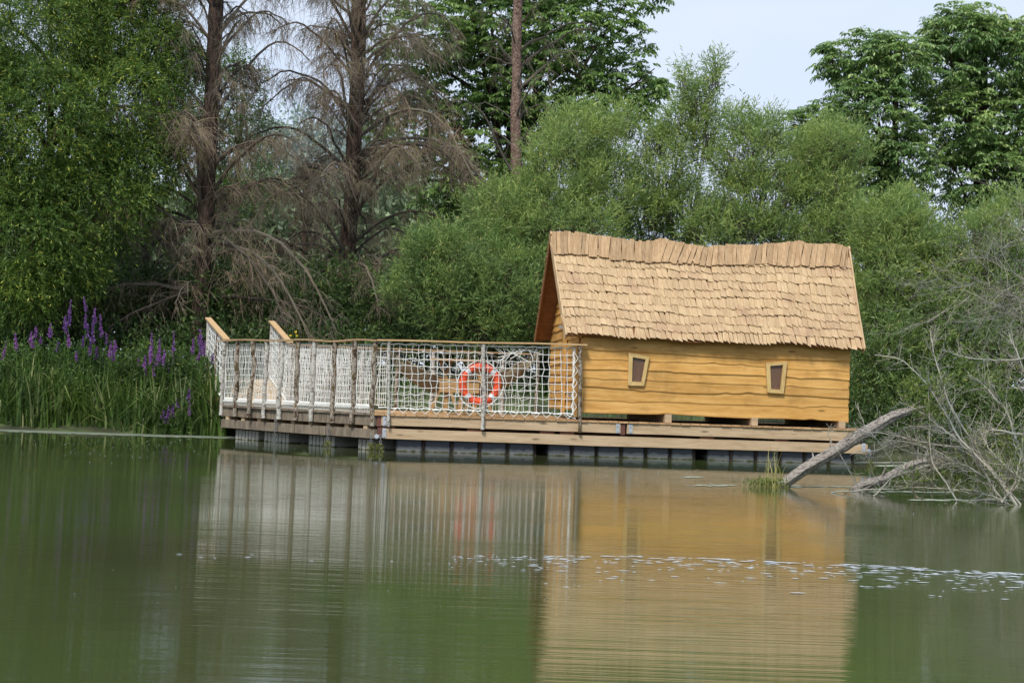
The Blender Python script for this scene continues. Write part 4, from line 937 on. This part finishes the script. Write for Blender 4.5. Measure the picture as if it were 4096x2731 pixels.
# reeds on the left bank
xl = P(-60, 1700, 30.2)[0]; xr = P(872, 1700, 30)[0]
def rh(x): return np.interp(x, [xl, P(150, 1700, 30)[0], P(300, 1700, 30)[0], P(520, 1700, 30)[0], P(700, 1700, 30)[0], xr], [1.75, 1.75, 1.7, 1.45, 1.55, 1.75])
n = 2500; x = g.uniform(xl, xr+.12, n); fr_ = g.random(n)**1.4; y = 29.95+.1*np.sin(x*3)+fr_*1.6
cl = np.sin(x*9+np.sin(x*4)*2)*.5+.5; keep = g.random(n) < (.35+.65*cl); x = x[keep]; y = y[keep]; n = len(x)
mb = MB(); blades(mb, np.stack([x, y, np.full(n, -.05)], -1), (rh(x)-.33)*g.uniform(.40, 1.15, n), .038, g, 1.15, 6, fold=.25)
tag(mb.build('reeds', M['reed']), 'tall green reeds along the left waterline', kind='stuff')
n = 2600; x = g.uniform(xl, xr, n); y = g.uniform(30.6, 32.4, n)
mb, *_ = willow_leaves([(u, 1525+25*math.sin(u), 120, 100, 31.4, .5) for u in range(-50, 880, 85)]+[(90, 1455, 110, 60, 31.2, .4), (260, 1450, 100, 60, 31.2, .4), (280, 1560, 90, 60, 30.3, .25)], 2100, g, ln=.09, wd=.026, K=8, slen=.35, up=.9, shell=.1, zmin=.3)
tag(mb.build('bank_weeds', M['weed']), 'leafy weeds growing among the reeds', kind='stuff')
mb, *_ = willow_leaves([(u, 1560, 120, 130, 31.3, .5) for u in range(-50, 900, 90)], 2300, g, ln=.10, wd=.04, K=8, slen=.35, up=.3, shell=.1, zmin=.05)
tag(mb.build('undergrowth', M['under']), 'dark growth at the foot of the reeds', kind='stuff')
# purple loosestrife, each flowering stem its own plant
LS = {
 'purple flower spike in the tall cluster above the reeds, below the big leafy tree': [(343, 1215, 35), (275, 1250, 60), (265, 1300, 45), (378, 1265, 40), (405, 1300, 55), (343, 1285, 35), (370, 1330, 45), (350, 1325, 35), (425, 1355, 28), (440, 1395, 35), (462, 1380, 28), (360, 1385, 40), (275, 1360, 30), (330, 1365, 28), (385, 1410, 30), (450, 1415, 30), (258, 1290, 30), (305, 1425, 25)],
 'purple flower spike in the loose row at the far left of the reeds': [(10, 1400, 50), (65, 1365, 40), (118, 1350, 30), (142, 1330, 30), (160, 1365, 25), (200, 1320, 30), (230, 1385, 25), (130, 1370, 25)],
 'purple flower spike in the cluster halfway between the tall ones and the gangway': [(605, 1375, 55), (635, 1400, 55), (622, 1420, 50), (640, 1420, 45), (693, 1365, 50), (600, 1420, 40), (655, 1430, 35), (690, 1430, 38), (577, 1445, 30), (583, 1480, 30), (615, 1485, 28), (555, 1452, 20), (676, 1465, 25)],
 'purple flower spike close beside the gangway post': [(770, 1385, 40), (808, 1355, 50), (812, 1395, 40), (805, 1385, 45), (792, 1420, 25), (848, 1430, 20)],
 'purple flower spike low down among the reeds by the raft': [(752, 1580, 30), (710, 1610, 25), (757, 1635, 35), (690, 1640, 30), (672, 1645, 22), (664, 1670, 25), (650, 1655, 22)],
}
for lab, pts in LS.items():
    low = 'low down' in lab
    for (u, v, h) in pts:
        h *= .8
        Y = 29.85 if low else g.uniform(30.2, 31.2); top = P(u+h*g.normal(.08, .22), v-h, Y); bot = P(u, v+h, Y); base = np.array((bot[0]-.05*g.normal(), Y, .02 if low else .3))
        hs_ = g.uniform(.75, 1.25); th = thing('purple_loosestrife', base, lab, 'flower', 'purple loosestrife among the reeds')
        mb = MB(); mb.tubes([[base, (base+bot)/2+np.array((.02*g.normal(), 0, 0)), bot, top]], np.array([.008, .006, .005, .003]), 4)
        q = g.random(26)[:, None]; add_leaves(mb, base*(1-q)+bot*q, np.stack([g.normal(0, 1, 26), g.normal(0, 1, 26), np.full(26, .5)], -1), .10, .018, g); mb.build('stem', M['weed'], th)
        nf = int(40+h*2.4); q = g.random(nf)[:, None]; ax = bot*(1-q)+top*q; rr = (.031*hs_*(1-q[:, 0]*.75)*(1+.35*np.sin(q[:, 0]*40+u)))[:, None]; dd = unit(g.normal(size=(nf, 3)))
        mb = MB(); add_leaves(mb, ax+dd*rr*.3, dd+zv(.3), rr[:, 0]*1.2+.008, .018, g)
        add_leaves(mb, ax, dd, rr[:, 0]+.006, .014, g); mb.build('flower_spike', M['purple'], th)
# small yellow flowers behind the rail
for k, (u, v) in enumerate(((1163, 1340), (1182, 1327), (1188, 1342))):
    p = P(u, v, 33.5); th = thing('yellow_flower', (p[0], p[1], 1), 'tiny yellow flower on a thin stem behind the far handrail', 'flower', 'yellow flowers behind the handrail')
    mb = MB(); mb.tubes([[np.array((p[0], p[1]+.02, .9)), p]], .004, 3); mb.build('stem', M['weed'], th)
    mb = MB(); add_leaves(mb, np.repeat(p[None], 14, 0), g.normal(size=(14, 3)), .035, .03, g); mb.build('blossom', M['yellow'], th)
# ------------------------------------------------------------------ dead conifers
def conifer(label, base, lean, H, r0, wh, seed, Lf, dens=1.0, barkm='spruce_bark', name='dead_spruce', droop=.8, rise=.45, ntw=22, hang=.42, group='dead spruces behind the raft', extra=(), per=5, cones=0):
    g = np.random.default_rng(seed); th = thing(name, base, label, 'tree', group)
    K = 26; q = np.linspace(0, 1, K)[:, None]; top = np.asarray(base)+np.array((lean, 0, H)); tp = np.asarray(base)*(1-q)+top*q; tp[:, 0] += wob(K, .035, seed)
    mb = MB(); mb.tubes([tp], r0*(1-.20*q[:, 0])*(1+.03*g.normal(size=K)), 12); mb.build('trunk', M[barkm], th, smooth=True)
    bz = []; br_ = []; twA = []; 
    B = []
    for z in wh:
        for j in range(per):
            a = 2*np.pi*(j+g.random()*.7)/per+z*2.1; L_ = Lf(z)*g.uniform(.35, 1.25); hi_ = min(1, max(0, (z-3.2)/1.5)); B.append((z+g.normal(0, .10), a, L_, (rise+.30*hi_)*g.uniform(.5, 1.4), (droop-.38*hi_)*g.uniform(.4, 1.25)))
    B += list(extra)
    Kb = 12; t_ = np.linspace(0, 1, Kb)
    mbb = MB(); mbt = MB(); paths = []; rads = []
    for (z, a, L_, ri, dp) in B:
        c = np.array([np.interp(z, tp[:, 2], tp[:, k]) for k in (0, 1)]+[z])
        hd = np.array((math.cos(a), math.sin(a), 0)); side = np.array((-hd[1], hd[0], 0))
        pth = c+hd*(L_*t_)[:, None]+zv(1)[None]*(L_*(ri*np.sin(t_*1.9)-dp*t_**2.4*.75))[:, None]+side*(np.cumsum(g.normal(0, .025, Kb))*L_*.5)[:, None]
        pth[:, 2] += np.cumsum(g.normal(0, .028, Kb)); pth[:, :2] += np.cumsum(g.normal(0, .022, (Kb, 2)), 0); paths.append(pth); rads.append((.014+.011*L_)*(1-.75*t_)+.004)
        n2 = int(ntw*L_*dens*.62)
        f = g.uniform(.12, 1, n2)**.85; idx = f*(Kb-1); i0 = np.clip(idx.astype(int), 0, Kb-2); fr2 = (idx-i0)[:, None]; s0 = pth[i0]*(1-fr2)+pth[i0+1]*fr2
        sg = g.choice([-1, 1], n2)[:, None]; l2 = (.25+.42*g.random(n2)*(1.15-f))*min(1.3, L_*.55)
        d2 = unit(hd*g.uniform(-.1, .9, (n2, 1))+side*sg*g.uniform(.2, 1, (n2, 1))+zv(1)*g.uniform(-.9, .35, (n2, 1))+g.normal(0, .25, (n2, 3)))
        q3 = np.linspace(0, 1, 4)[None, :, None]; sp_ = s0[:, None]+d2[:, None]*l2[:, None, None]*q3; sp_[..., 2] -= .28*l2[:, None]*q3[..., 0]**2
        mbt.tubes(sp_, np.array([.0060, .0048, .0036, .0028]), 3)
        m3 = 7; s3_ = sp_[:, 1:].reshape(-1, 3); s3_ = np.repeat(s3_, m3//3+1, 0); n3 = len(s3_)
        d3 = unit(np.repeat(np.repeat(d2, 3, 0), m3//3+1, 0)*g.uniform(.0, .9, (n3, 1))+g.normal(0, .33, (n3, 3))-zv(1)*g.uniform(.25, 1.3, (n3, 1))); l3 = hang*(1.4 if z > 3.8 else 1)*g.random(n3)**1.3*g.uniform(.5, 1, n3)+.05
        q3 = np.linspace(0, 1, 3)[None, :, None]; tw = s3_[:, None]+d3[:, None]*l3[:, None, None]*q3; tw[:, 1] += g.normal(0, .012, (n3, 3)); mbt.tubes(tw, np.array([.0036, .0030, .0020]), 3)
        if cones and g.random() < .25:
            for _ in range(1):
                cpt = s0[g.integers(len(s0))]-zv(.12); mc = MB(); qq = np.linspace(0, 1, 6); mc.tubes([[cpt-zv(.02)*x*7+np.array((.01*x, 0, 0)) for x in qq]], np.array([.006, .018, .022, .021, .016, .004]), 7, cap=True); mc.build('cone', M['twig'], th, smooth=True)
    mbb.tubes(np.array(paths), np.array(rads), 5); mbb.build('dead_crown', M['branch'], th)
    mbt.build('fine_twigs', M['twig'], th); return th
zp = lambda u, v, Y: P(u, v, Y)[2]
b1 = gp(788, 35.5); t1 = P(860, 0, 35.5)
wh = [zp(800, v, 35.5) for v in (1190, 1050, 940, 860, 790, 700, 610, 500, 380, 290, 190, 90, 0, -100)]
conifer('dead spruce with dark trunk, left one of the thick pair, drooping bare branches', b1, t1[0]-b1[0]+.05, t1[2]-b1[2]+1.2, .20, wh, 71, lambda z: 2.5-.10*z, 1.0, barkm='darkbark', per=6,
    extra=[(zp(800, 780, 35.5), R(-30), 3.0, .5, .3), (zp(800, 620, 35.5), R(200), 2.6, .5, .3), (zp(800, 1180, 35.5), R(190), 3.2, .1, .3), (zp(800, 1200, 35.5), R(-20), 3.0, .1, .3), (zp(800, 950, 35.5), R(-15), 3.3, .15, 1.05), (zp(800, 960, 35.5), R(-40), 2.8, .05, 1.0), (zp(800, 930, 35.5), R(195), 3.4, .25, .55), (zp(800, 1150, 35.5), R(200), 2.4, -.1, .5), (zp(800, 990, 35.5), R(-25), 3.0, .1, 1.15)], cones=1)
b2 = gp(1380, 37.5); t2 = P(1425, 0, 37.5)
wh = [zp(1400, v, 37.5) for v in (1180, 1060, 960, 880, 790, 700, 620, 540, 450, 360, 270, 170, 80, -20, -110)]
conifer('dead reddish spruce with the densest brown twigs, between the other two bare trunks', b2, t2[0]-b2[0]+.05, t2[2]-b2[2]+1.2, .205, wh, 72, lambda z: 3.1-.12*z, 1.5, per=6,
    extra=[(zp(1400, 700, 37.5), R(-20), 3.4, .4, .9), (zp(1400, 640, 37.5), R(-10), 3.6, .35, .8), (zp(1400, 560, 37.5), R(-35), 3.2, .45, .9)], cones=1)
b3 = gp(2035, 41); t3 = P(2065, 0, 41)
wh = [zp(2050, v, 41) for v in (720, 610, 500, 370, 270, 200, 110, 20, -80)]
conifer('slender bare pine trunk with few branches, in front of the broad-leaved tree', b3, t3[0]-b3[0]+.05, t3[2]-b3[2]+1.2, .15, wh, 73, lambda z: 1.7, .28, barkm='pinebark', name='dead_pine', droop=.3, rise=.35, group=None, per=3)
# darker spindly conifers behind
b4 = gp(345, 38); conifer('thin dark trunk half hidden in the leaves of the big left tree', b4, .1, zp(345, -60, 38)-b4[2], .12, [zp(345, v, 38) for v in (1150, 1000, 900, 300, 100)], 74, lambda z: 1.7, .8, name='dead_spruce')
b5 = gp(1190, 43); conifer('farther small dead spruce in the gap between the thick trunks', b5, .0, zp(1190, 650, 43)-b5[2], .09, [zp(1190, v, 43) for v in (1150, 1080, 1000, 920, 840, 760, 700)], 75, lambda z: 1.7-.12*z, .7, name='dead_spruce')
b6 = gp(560, 39); conifer('low dead spruce tangle behind the purple flowers', b6, .0, zp(560, 900, 39)-b6[2], .07, [zp(560, v, 39) for v in (1270, 1200, 1130, 1060, 1000)], 76, lambda z: 2.4, 1.9, name='dead_spruce')
# ------------------------------------------------------------------ fallen tree in the right foreground
def z6(x, y): return 2950+x*.5421, 1250+y*.5421
def line6(pts, Y0, Y1):
    n = len(pts); return np.array([P(*z6(*p), Y0+(Y1-Y0)*k/(n-1)) for k, p in enumerate(pts)])
def smoothp(p, m_=24):
    n = len(p); t0 = np.linspace(0, 1, n); t1_ = np.linspace(0, 1, m_); o = np.stack([np.interp(t1_, t0, p[:, k]) for k in range(3)], -1)
    for _ in range(3): o[1:-1] = (o[:-2]+2*o[1:-1]+o[2:])/4
    return o
g = np.random.default_rng(80)
def log(pts, Y0, Y1, r, label, seed, stubs=6):
    g = np.random.default_rng(seed); p = smoothp(line6(pts, Y0, Y1), 60); th = thing('fallen_log', p[0], label, 'log')
    K = 60; S_ = 18; T = unit(np.gradient(p, axis=0)); n1 = unit(np.cross(T, (0, 1, .2))); n2 = np.cross(T, n1); a = np.linspace(0, 2*np.pi, S_, endpoint=False)
    rid = 1+.15*np.sin(a*5+1)+.10*np.sin(a*9+2); q = np.linspace(0, 1, K)
    rr = np.interp(q, [0, .05, .5, 1], r)*(1+wob(K, .05, seed)); V = np.zeros((K, S_, 3))
    for k in range(K):
        rk = rr[k]*(rid+g.normal(0, .045, S_)+.08*np.sin(a*5+k*.15)+.12*np.sin(a*2+k*.09+seed)); V[k] = p[k]+np.cos(a)[:, None]*n1[k]*rk[:, None]+np.sin(a)[:, None]*n2[k]*rk[:, None]
    i = np.arange(K*S_).reshape(K, S_); mb = MB(); mb.add(V.reshape(-1, 3), np.stack([i[:-1], np.roll(i[:-1], -1, 1), np.roll(i[1:], -1, 1), i[1:]], -1).reshape(-1, 4))
    for e in (0, K-1):
        ring = np.vstack([V[e], p[e][None]]); mb.add(ring, [(j, (j+1) % S_, S_, j) for j in range(S_)])
    mb.build('trunk', M['logwood'], th, smooth=True)
    for _ in range(7):     # splintered end
        d = unit(T[-1]+g.normal(0, .45, 3)+zv(.15)); l_ = g.uniform(.08, .28); mb = MB(); mb.tubes([[p[-2], p[-1]+d*l_*.5+g.normal(0, .01, 3), p[-1]+d*l_]], np.array([.020, .012, .003]), 5, cap=True); mb.build('splinter', M['logwood'], th)
    for _ in range(stubs):
        k = g.integers(10, K-2); d = unit(n1[k]*g.choice([-1, 1])*.8+T[k]*.5+g.normal(0, .2, 3)); l_ = g.uniform(.06, .17)
        mb = MB(); mb.tubes([[p[k], p[k]+d*(rr[k]+l_*.5), p[k]+d*(rr[k]+l_)+zv(.01)]], np.array([.016, .011, .004]), 5, cap=True); mb.build('branch_stub', M['driftwood'], th)
    return th
log([(290, 1300), (500, 1150), (700, 1040), (860, 930), (1000, 850), (1130, 770), (1260, 725)], 19.5, 20.6, [.050, .060, .070, .045], 'thick grey log slanting out of the water past the raft end', 5, 7)
log([(850, 1312), (960, 1265), (1080, 1230), (1200, 1160), (1330, 1105), (1420, 1095)], 19.4, 20.0, [.035, .048, .050, .03], 'lower shorter grey log lying at the water behind the thick one', 6, 5)
def bough(pts, Y0, Y1, r0, nside, label, seed, tw=.5, leaf=0, group='bleached branches of the fallen tree'):
    g = np.random.default_rng(seed); p = smoothp(line6(pts, Y0, Y1), 40); p += np.cumsum(g.normal(0, .004, p.shape), 0)
    th = thing('bleached_branch', p[0], label, 'branch', group); q = np.linspace(0, 1, 40)
    r0 *= .8; mb = MB(); mb.tubes([p], r0*(1-.8*q)+.0015, 6); T = unit(np.gradient(p, axis=0))
    ends = []
    for _ in range(int(nside*3.4)):
        k = int(g.uniform(.08, .97)*39); d = unit(T[k]*.9+np.array((g.normal(0, .7), g.normal(0, .45), g.normal(.05, .6)))); l_ = tw*g.uniform(.3, 1)*(1.1-q[k]*.6); m_ = 9
        st = np.cumsum(np.vstack([np.zeros(3), np.tile(d*l_/(m_-1), (m_-1, 1))+g.normal(0, l_*.022, (m_-1, 3))]), 0); st[:, 2] += l_*.12*g.normal()*np.linspace(0, 1, m_)**2
        c = p[k]+st; c[:, 2] = np.maximum(c[:, 2], .0); rk = max(.0028, (r0*(1-.8*q[k]))*.5); mb.tubes([c], np.linspace(rk, .0016, m_), 4); ends.append(c)
        for _ in range(int(3+l_*5)):
            j = g.integers(2, m_-1); d2 = unit(d+g.normal(0, .75, 3)); l2 = l_*g.uniform(.15, .45); st2 = np.cumsum(np.vstack([np.zeros(3), np.tile(d2*l2/4, (4, 1))+g.normal(0, l2*.03, (4, 3))]), 0); cc = c[j]+st2; cc[:, 2] = np.maximum(cc[:, 2], 0); mb.tubes([cc], np.linspace(max(.0018, rk*.55), .0012, 5), 3)
    mb.build('twigs', M['greytwig'], th)
    if leaf:
        mb = MB(); e = np.concatenate(ends); k = g.choice(len(e), leaf); add_leaves(mb, e[k]+g.normal(0, .03, (leaf, 3)), g.normal(0, .6, (leaf, 3))+zv(.5), .045, .016, g); mb.build('leaves', M['olive'], th)
    return th
BG = [
 ([(2080, 1450), (1900, 1200), (1650, 950), (1500, 700), (1380, 520), (1220, 350), (1020, 335)], 17.6, 18.8, .017, 16, 'long grey branch arching up left to a tip level with the cabin windows', .5, 60),
 ([(1760, 1020), (1560, 680), (1470, 420), (1430, 240), (1425, 150)], 18.2, 18.8, .013, 12, 'upright forked grey branch whose tip stands highest left of centre', .4, 60),
 ([(2090, 1420), (1850, 1120), (1600, 980), (1350, 940), (1050, 880), (800, 890)], 17.7, 19.0, .015, 18, 'grey branch reaching left across the end of the thick log', .5, 0),
 ([(1950, 1380), (1750, 1050), (1540, 860), (1300, 690), (1190, 640)], 17.8, 18.6, .013, 14, 'grey branch bowed over just above the log end', .45, 50),
 ([(2114, 1100), (1960, 700), (1830, 570), (1740, 480)], 18.0, 18.6, .014, 14, 'rising grey branch near the right edge at cabin wall height', .5, 50),
 ([(2160, 345), (1900, 350), (1650, 335), (1530, 290)], 18.6, 19.2, .012, 10, 'level grey branch entering from the right edge', .4, 0),
 ([(1620, 1390), (1540, 1260), (1440, 1110), (1400, 900), (1390, 560)], 17.9, 18.4, .010, 8, 'thin grey branch standing upright out of the water', .3, 30),
 ([(930, 1360), (830, 1180), (740, 1040), (680, 950), (650, 880), (680, 810)], 18.9, 18.9, .007, 3, 'single crooked twig crossing in front of the thick log', .2, 0),
 ([(1700, 1000), (1500, 880), (1250, 860), (1050, 1000)], 18.4, 19, .010, 14, 'drooping grey branch falling behind the thick log', .45, 0),
 ([(2120, 900), (1900, 870), (1800, 900), (1700, 1000)], 18.0, 18.2, .016, 12, 'thick crooked grey branch low at the right edge', .4, 40),
 ([(690, 1330), (900, 1315), (1150, 1320), (1330, 1305), (1600, 1340), (1850, 1370)], 18.7, 18.0, .010, 12, 'grey branch floating along the waterline', .25, 0),
 ([(2150, 1500), (1950, 1380), (1750, 1300), (1500, 1290), (1250, 1240)], 17.4, 18.6, .012, 18, 'grey branch lying low over the water', .4, 90),
 ([(2200, 1300), (2050, 1200), (1850, 1000), (1800, 900)], 17.6, 18.0, .014, 16, 'steep grey branch among green shoots at the right edge', .5, 120),
 ([(2250, 700), (2150, 500), (2050, 300), (1990, 150)], 18.5, 19.2, .014, 14, 'grey branch rising along the right edge above the others', .5, 0),
 ([(1950, 1400), (2050, 1250), (2100, 1050), (2114, 850)], 17.6, 18.0, .012, 14, 'upright leafy grey branch hugging the right edge', .45, 160),
 ([(1000, 1350), (1150, 1200), (1400, 1130), (1650, 1060), (1800, 1130)], 18.3, 18.2, .009, 16, 'wiry grey branch sprawling above the lower log', .4, 40),
 ([(1650, 1150), (1450, 1000), (1200, 930), (960, 1010), (1010, 1090)], 18.2, 19, .009, 14, 'looping wiry grey branch behind the upper log end', .45, 0),
 ([(1700, 1180), (1500, 1060), (1300, 1050), (1080, 960)], 18.1, 18.8, .010, 16, 'grey branch dense with side twigs between the two logs', .45, 30),
 ([(1900, 1250), (1700, 1130), (1550, 1110), (1380, 1180), (1300, 1270)], 17.9, 18.4, .010, 16, 'grey branch drooping to the water beyond the lower log', .4, 40),
 ([(1250, 1260), (1100, 1010), (980, 880), (890, 690)], 18.8, 19.2, .007, 7, 'fine grey branch rising to the cabin corner', .3, 0),
]
for i, (pts, Y0, Y1, r0, ns, lab, tw, lf) in enumerate(BG): bough(pts, Y0, Y1, r0, ns, lab, 100+i, tw, lf)
th = thing('willow_sapling', P(*z6(1900, 1420), 18.2), 'green leafy shoots growing up through the bleached branches', 'sapling')
LF = [(1330, 570, 60, 50), (1500, 540, 60, 60), (1400, 760, 80, 70), (1680, 1120, 110, 90), (1600, 1230, 110, 70), (2010, 1010, 90, 90), (2060, 1130, 90, 110), (1900, 1230, 120, 80), (1740, 960, 60, 50), (1960, 640, 60, 50), (1280, 1240, 70, 40), (2080, 1300, 70, 90), (1980, 800, 40, 40), (1270, 655, 50, 20)]
mb, p, *_ = willow_leaves([(*z6(x, y), rx_*.5421, ry_*.5421, 18.3, .18) for x, y, rx_, ry_ in LF], 520, g, ln=.055, wd=.015, K=7, slen=.16, up=.7, shell=.05, zmin=.02); mb.build('leaves', M['olive'], th)
mb = MB(); c0 = [P(*z6(x+40, 1400), 18.2) for x, y, _, _ in LF]
for a, (x, y, _, _) in zip(c0, LF):
    e = P(*z6(x, y), 18.3); m_ = 12; q = np.linspace(0, 1, m_)[:, None]; a = np.array(a); a[2] = -.02; mb.tubes([a*(1-q)+e*q+np.cumsum(g.normal(0, .006, (m_, 3)), 0)], np.linspace(.006, .002, m_), 4)
mb.build('stems', M['stem'], th)
# dry bare shrub at the right edge above
def zr_(x, y): return ((x/.5421), 0)
dry = thing('bare_shrub', gp(4120, 31.5), 'grey leafless shrub tangle at the right edge above the fallen branches', 'shrub')
mb = MB(); c = P(4260, 1330, 25.5)
def crook(a, d, l_, r0, depth):
    m_ = 10; st = [a]; dd = unit(np.asarray(d, float))
    for k in range(m_): dd = unit(dd+g.normal(0, .20, 3)); st.append(st[-1]+dd*l_/m_)
    st = np.array(st); mb.tubes([st], np.linspace(r0, r0*.35, m_+1), 4)
    if depth:
        for _ in range(5 if depth > 1 else 4):
            j = int(g.integers(2, m_+1)); crook(st[j], unit(unit(st[min(j, m_)]-st[j-1])+g.normal(0, .65, 3)), l_*g.uniform(.3, .6), max(.0016, r0*.5), depth-1)
for k in range(25):
    e = P(g.uniform(3680, 4130), g.uniform(700, 1230), 25.5+g.normal(0, .5)); s0 = c+np.array((0, g.normal(0, .3), g.uniform(-.4, .6))); crook(s0, e-s0, np.linalg.norm(e-s0)*.9, .008, 3)
mb.build('twigs', M['greytwig'], dry)
mb = MB(); mb.tubes([np.array([gp(4300, 31.5)-zv(.2), P(4300, 1500, 28), c])], np.array([.05, .04, .02]), 7); mb.build('stem', M['driftwood'], dry)
# drying grass tuft at the foot of the log
p0 = G(3085, 1948); th = thing('grass_tuft', p0, 'drying grass tuft growing where the thick log meets the water', 'grass tuft')
mb = MB(); n = 34; bs = p0+np.stack([g.normal(0, .06, n)+.03, g.normal(.03, .05, n), np.zeros(n)], -1)
blades(mb, bs, g.uniform(.22, .55, n)*np.where(g.random(n) < .35, 1.15, .5), .009, g, .6, 5)
n = 120; bs = p0+np.stack([g.normal(-.08, .12, n), g.normal(0, .05, n), np.zeros(n)], -1); blades(mb, bs, g.uniform(.05, .15, n), .010, g, 1.3, 5)
mb.build('blades', M['sprout'], th)
mb = MB(); n = 200; add_leaves(mb, p0+np.stack([g.normal(-.07, .12, n), g.normal(.0, .05, n), g.uniform(0, .10, n)], -1), g.normal(0, .6, (n, 3))+zv(.2), .07, .013, g); mb.build('green_leaves', M['olive'], th)
# ------------------------------------------------------------------ things floating on the water
mfo, t, b = newmat('pale_foam'); b.inputs['Base Color'].default_value = (.40, .44, .47, 1); b.inputs['Roughness'].default_value = .6
def flecks(name, pos, rx, ry, label, mat, seed, z=.004):
    g = np.random.default_rng(seed); mb = MB(); m_ = 9
    for (x, y), a, b_ in zip(pos, rx, ry):
        an = np.linspace(0, 2*np.pi, m_, endpoint=False); r = 1+g.normal(0, .22, m_); V = np.stack([x+np.cos(an)*a*r, y+np.sin(an)*b_*r, np.full(m_, z)], -1); V = np.vstack([V, [(x, y, z+.002)]])
        mb.add(V, [(j, (j+1) % m_, m_, j) for j in range(m_)])
    return tag(mb.build(name, mat), label, kind='stuff')
g = np.random.default_rng(90); pos = []; rx = []; ry = []
for k in range(400):
    u = 4096-2300*g.random()**1.35 if g.random() < .97 else g.uniform(700, 2100)
    vc = np.interp(u, [700, 2050, 2600, 3000, 3500, 4096], [2215, 2222, 2225, 2240, 2262, 2295]); v = vc+abs(g.normal(0, 1))**1.2*34*(1 if u > 2000 else .5)
    p = G(u, v); pos.append((p[0], p[1])); s_ = g.uniform(.25, 1)*(1.5 if (v-vc) < 14 and u > 2300 else 1)*(.6 if u < 2000 else 1); rx.append(.032*s_*g.uniform(.5, 1.6)); ry.append(.011*s_)
flecks('foam', pos, rx, ry, 'line of pale foam flecks drifting across the pond', mfo, 1)
pos = []; rx = []; ry = []
for k in range(420):
    u = g.uniform(0, 4000); v = g.uniform(1, 60)**1.0*1.0; vw = np.interp(u, [0, 870, 1500, 3400, 4096], [1735, 1760, 1830, 1885, 1990]); vv = vw+abs(g.normal(0, 60)) if g.random() < .96 else g.uniform(vw, 2500)
    p = G(u, vv); s_ = g.uniform(.4, 1.3); pos.append((p[0], p[1])); rx.append(.0065*s_*min(1.3, p[1]/20)); ry.append(.006*s_*min(1.3, p[1]/20))
flecks('pollen', pos, rx, ry, 'tiny pale specks scattered on the water', mfo, 2)
pos = []; rx = []; ry = []
def mat_patch(u0, u1, v, n, sc=1.):
    for k in range(n):
        p = G(g.uniform(u0, u1), v+g.normal(0, 1.5)); pos.append((p[0], p[1])); rx.append(.07*sc*g.uniform(.5, 1)); ry.append(.06*sc*g.uniform(.5, 1))
mat_patch(2710, 2810, 1908, 14); mat_patch(2745, 2930, 1941, 24); mat_patch(3160, 3400, 1946, 40); mat_patch(3650, 4080, 2000, 80, 1.2); mat_patch(3480, 3800, 1968, 40); mat_patch(3420, 3650, 1850, 40, 2); mat_patch(3500, 3700, 1862, 30, 2)
flecks('floating_algae', pos, rx, ry, 'thin pale floating scum by the logs', plain('pale_scum', (.26, .29, .22), .7, noise=.3), 3)
# pollen film along the left shore
mb = MB(); n = 90; V = []
for k in range(n):
    q = k/(n-1); u = -200+1330*q; vc = np.interp(u, [-200, 0, 870, 1130], [1708, 1716, 1747, 1757]); th_ = np.interp(u, [-200, 300, 870, 1130], [9, 10, 7, 1]); 
    a, b_ = G(u, vc-4+g.normal(0, .6)), G(u, vc+th_+g.normal(0, .8)); a[2] = b_[2] = .004; V += [a, b_]
i = np.arange(n*2).reshape(n, 2); mb.add(V, np.stack([i[:-1, 1], i[1:, 1], i[1:, 0], i[:-1, 0]], -1)); tag(mb.build('pollen_film', plain('grey_film', (.15, .175, .125), .6, noise=.25, nscale=5)), 'grey film of pollen along the left waterline', kind='stuff')
# far aerial mast above the walnut
ms = thing('aerial_mast', P(3497, 1500, 60), 'thin distant aerial mast with a small crossbar above the left walnut', 'mast')
mb = MB(); a = P(3497, 1500, 60); b_ = P(3497, 138, 60); b_[0] = a[0]+(b_[0]-a[0]); a[0] = b_[0]; mb.tubes([[a, b_]], .018, 5); mb.build('pole', M['steel'], ms)
mb = MB(); mb.tubes([[b_-np.array((.03, 0, 0)), b_+np.array((.2, 0, 0))]], .018, 5); mb.build('crossbar', M['steel'], ms)
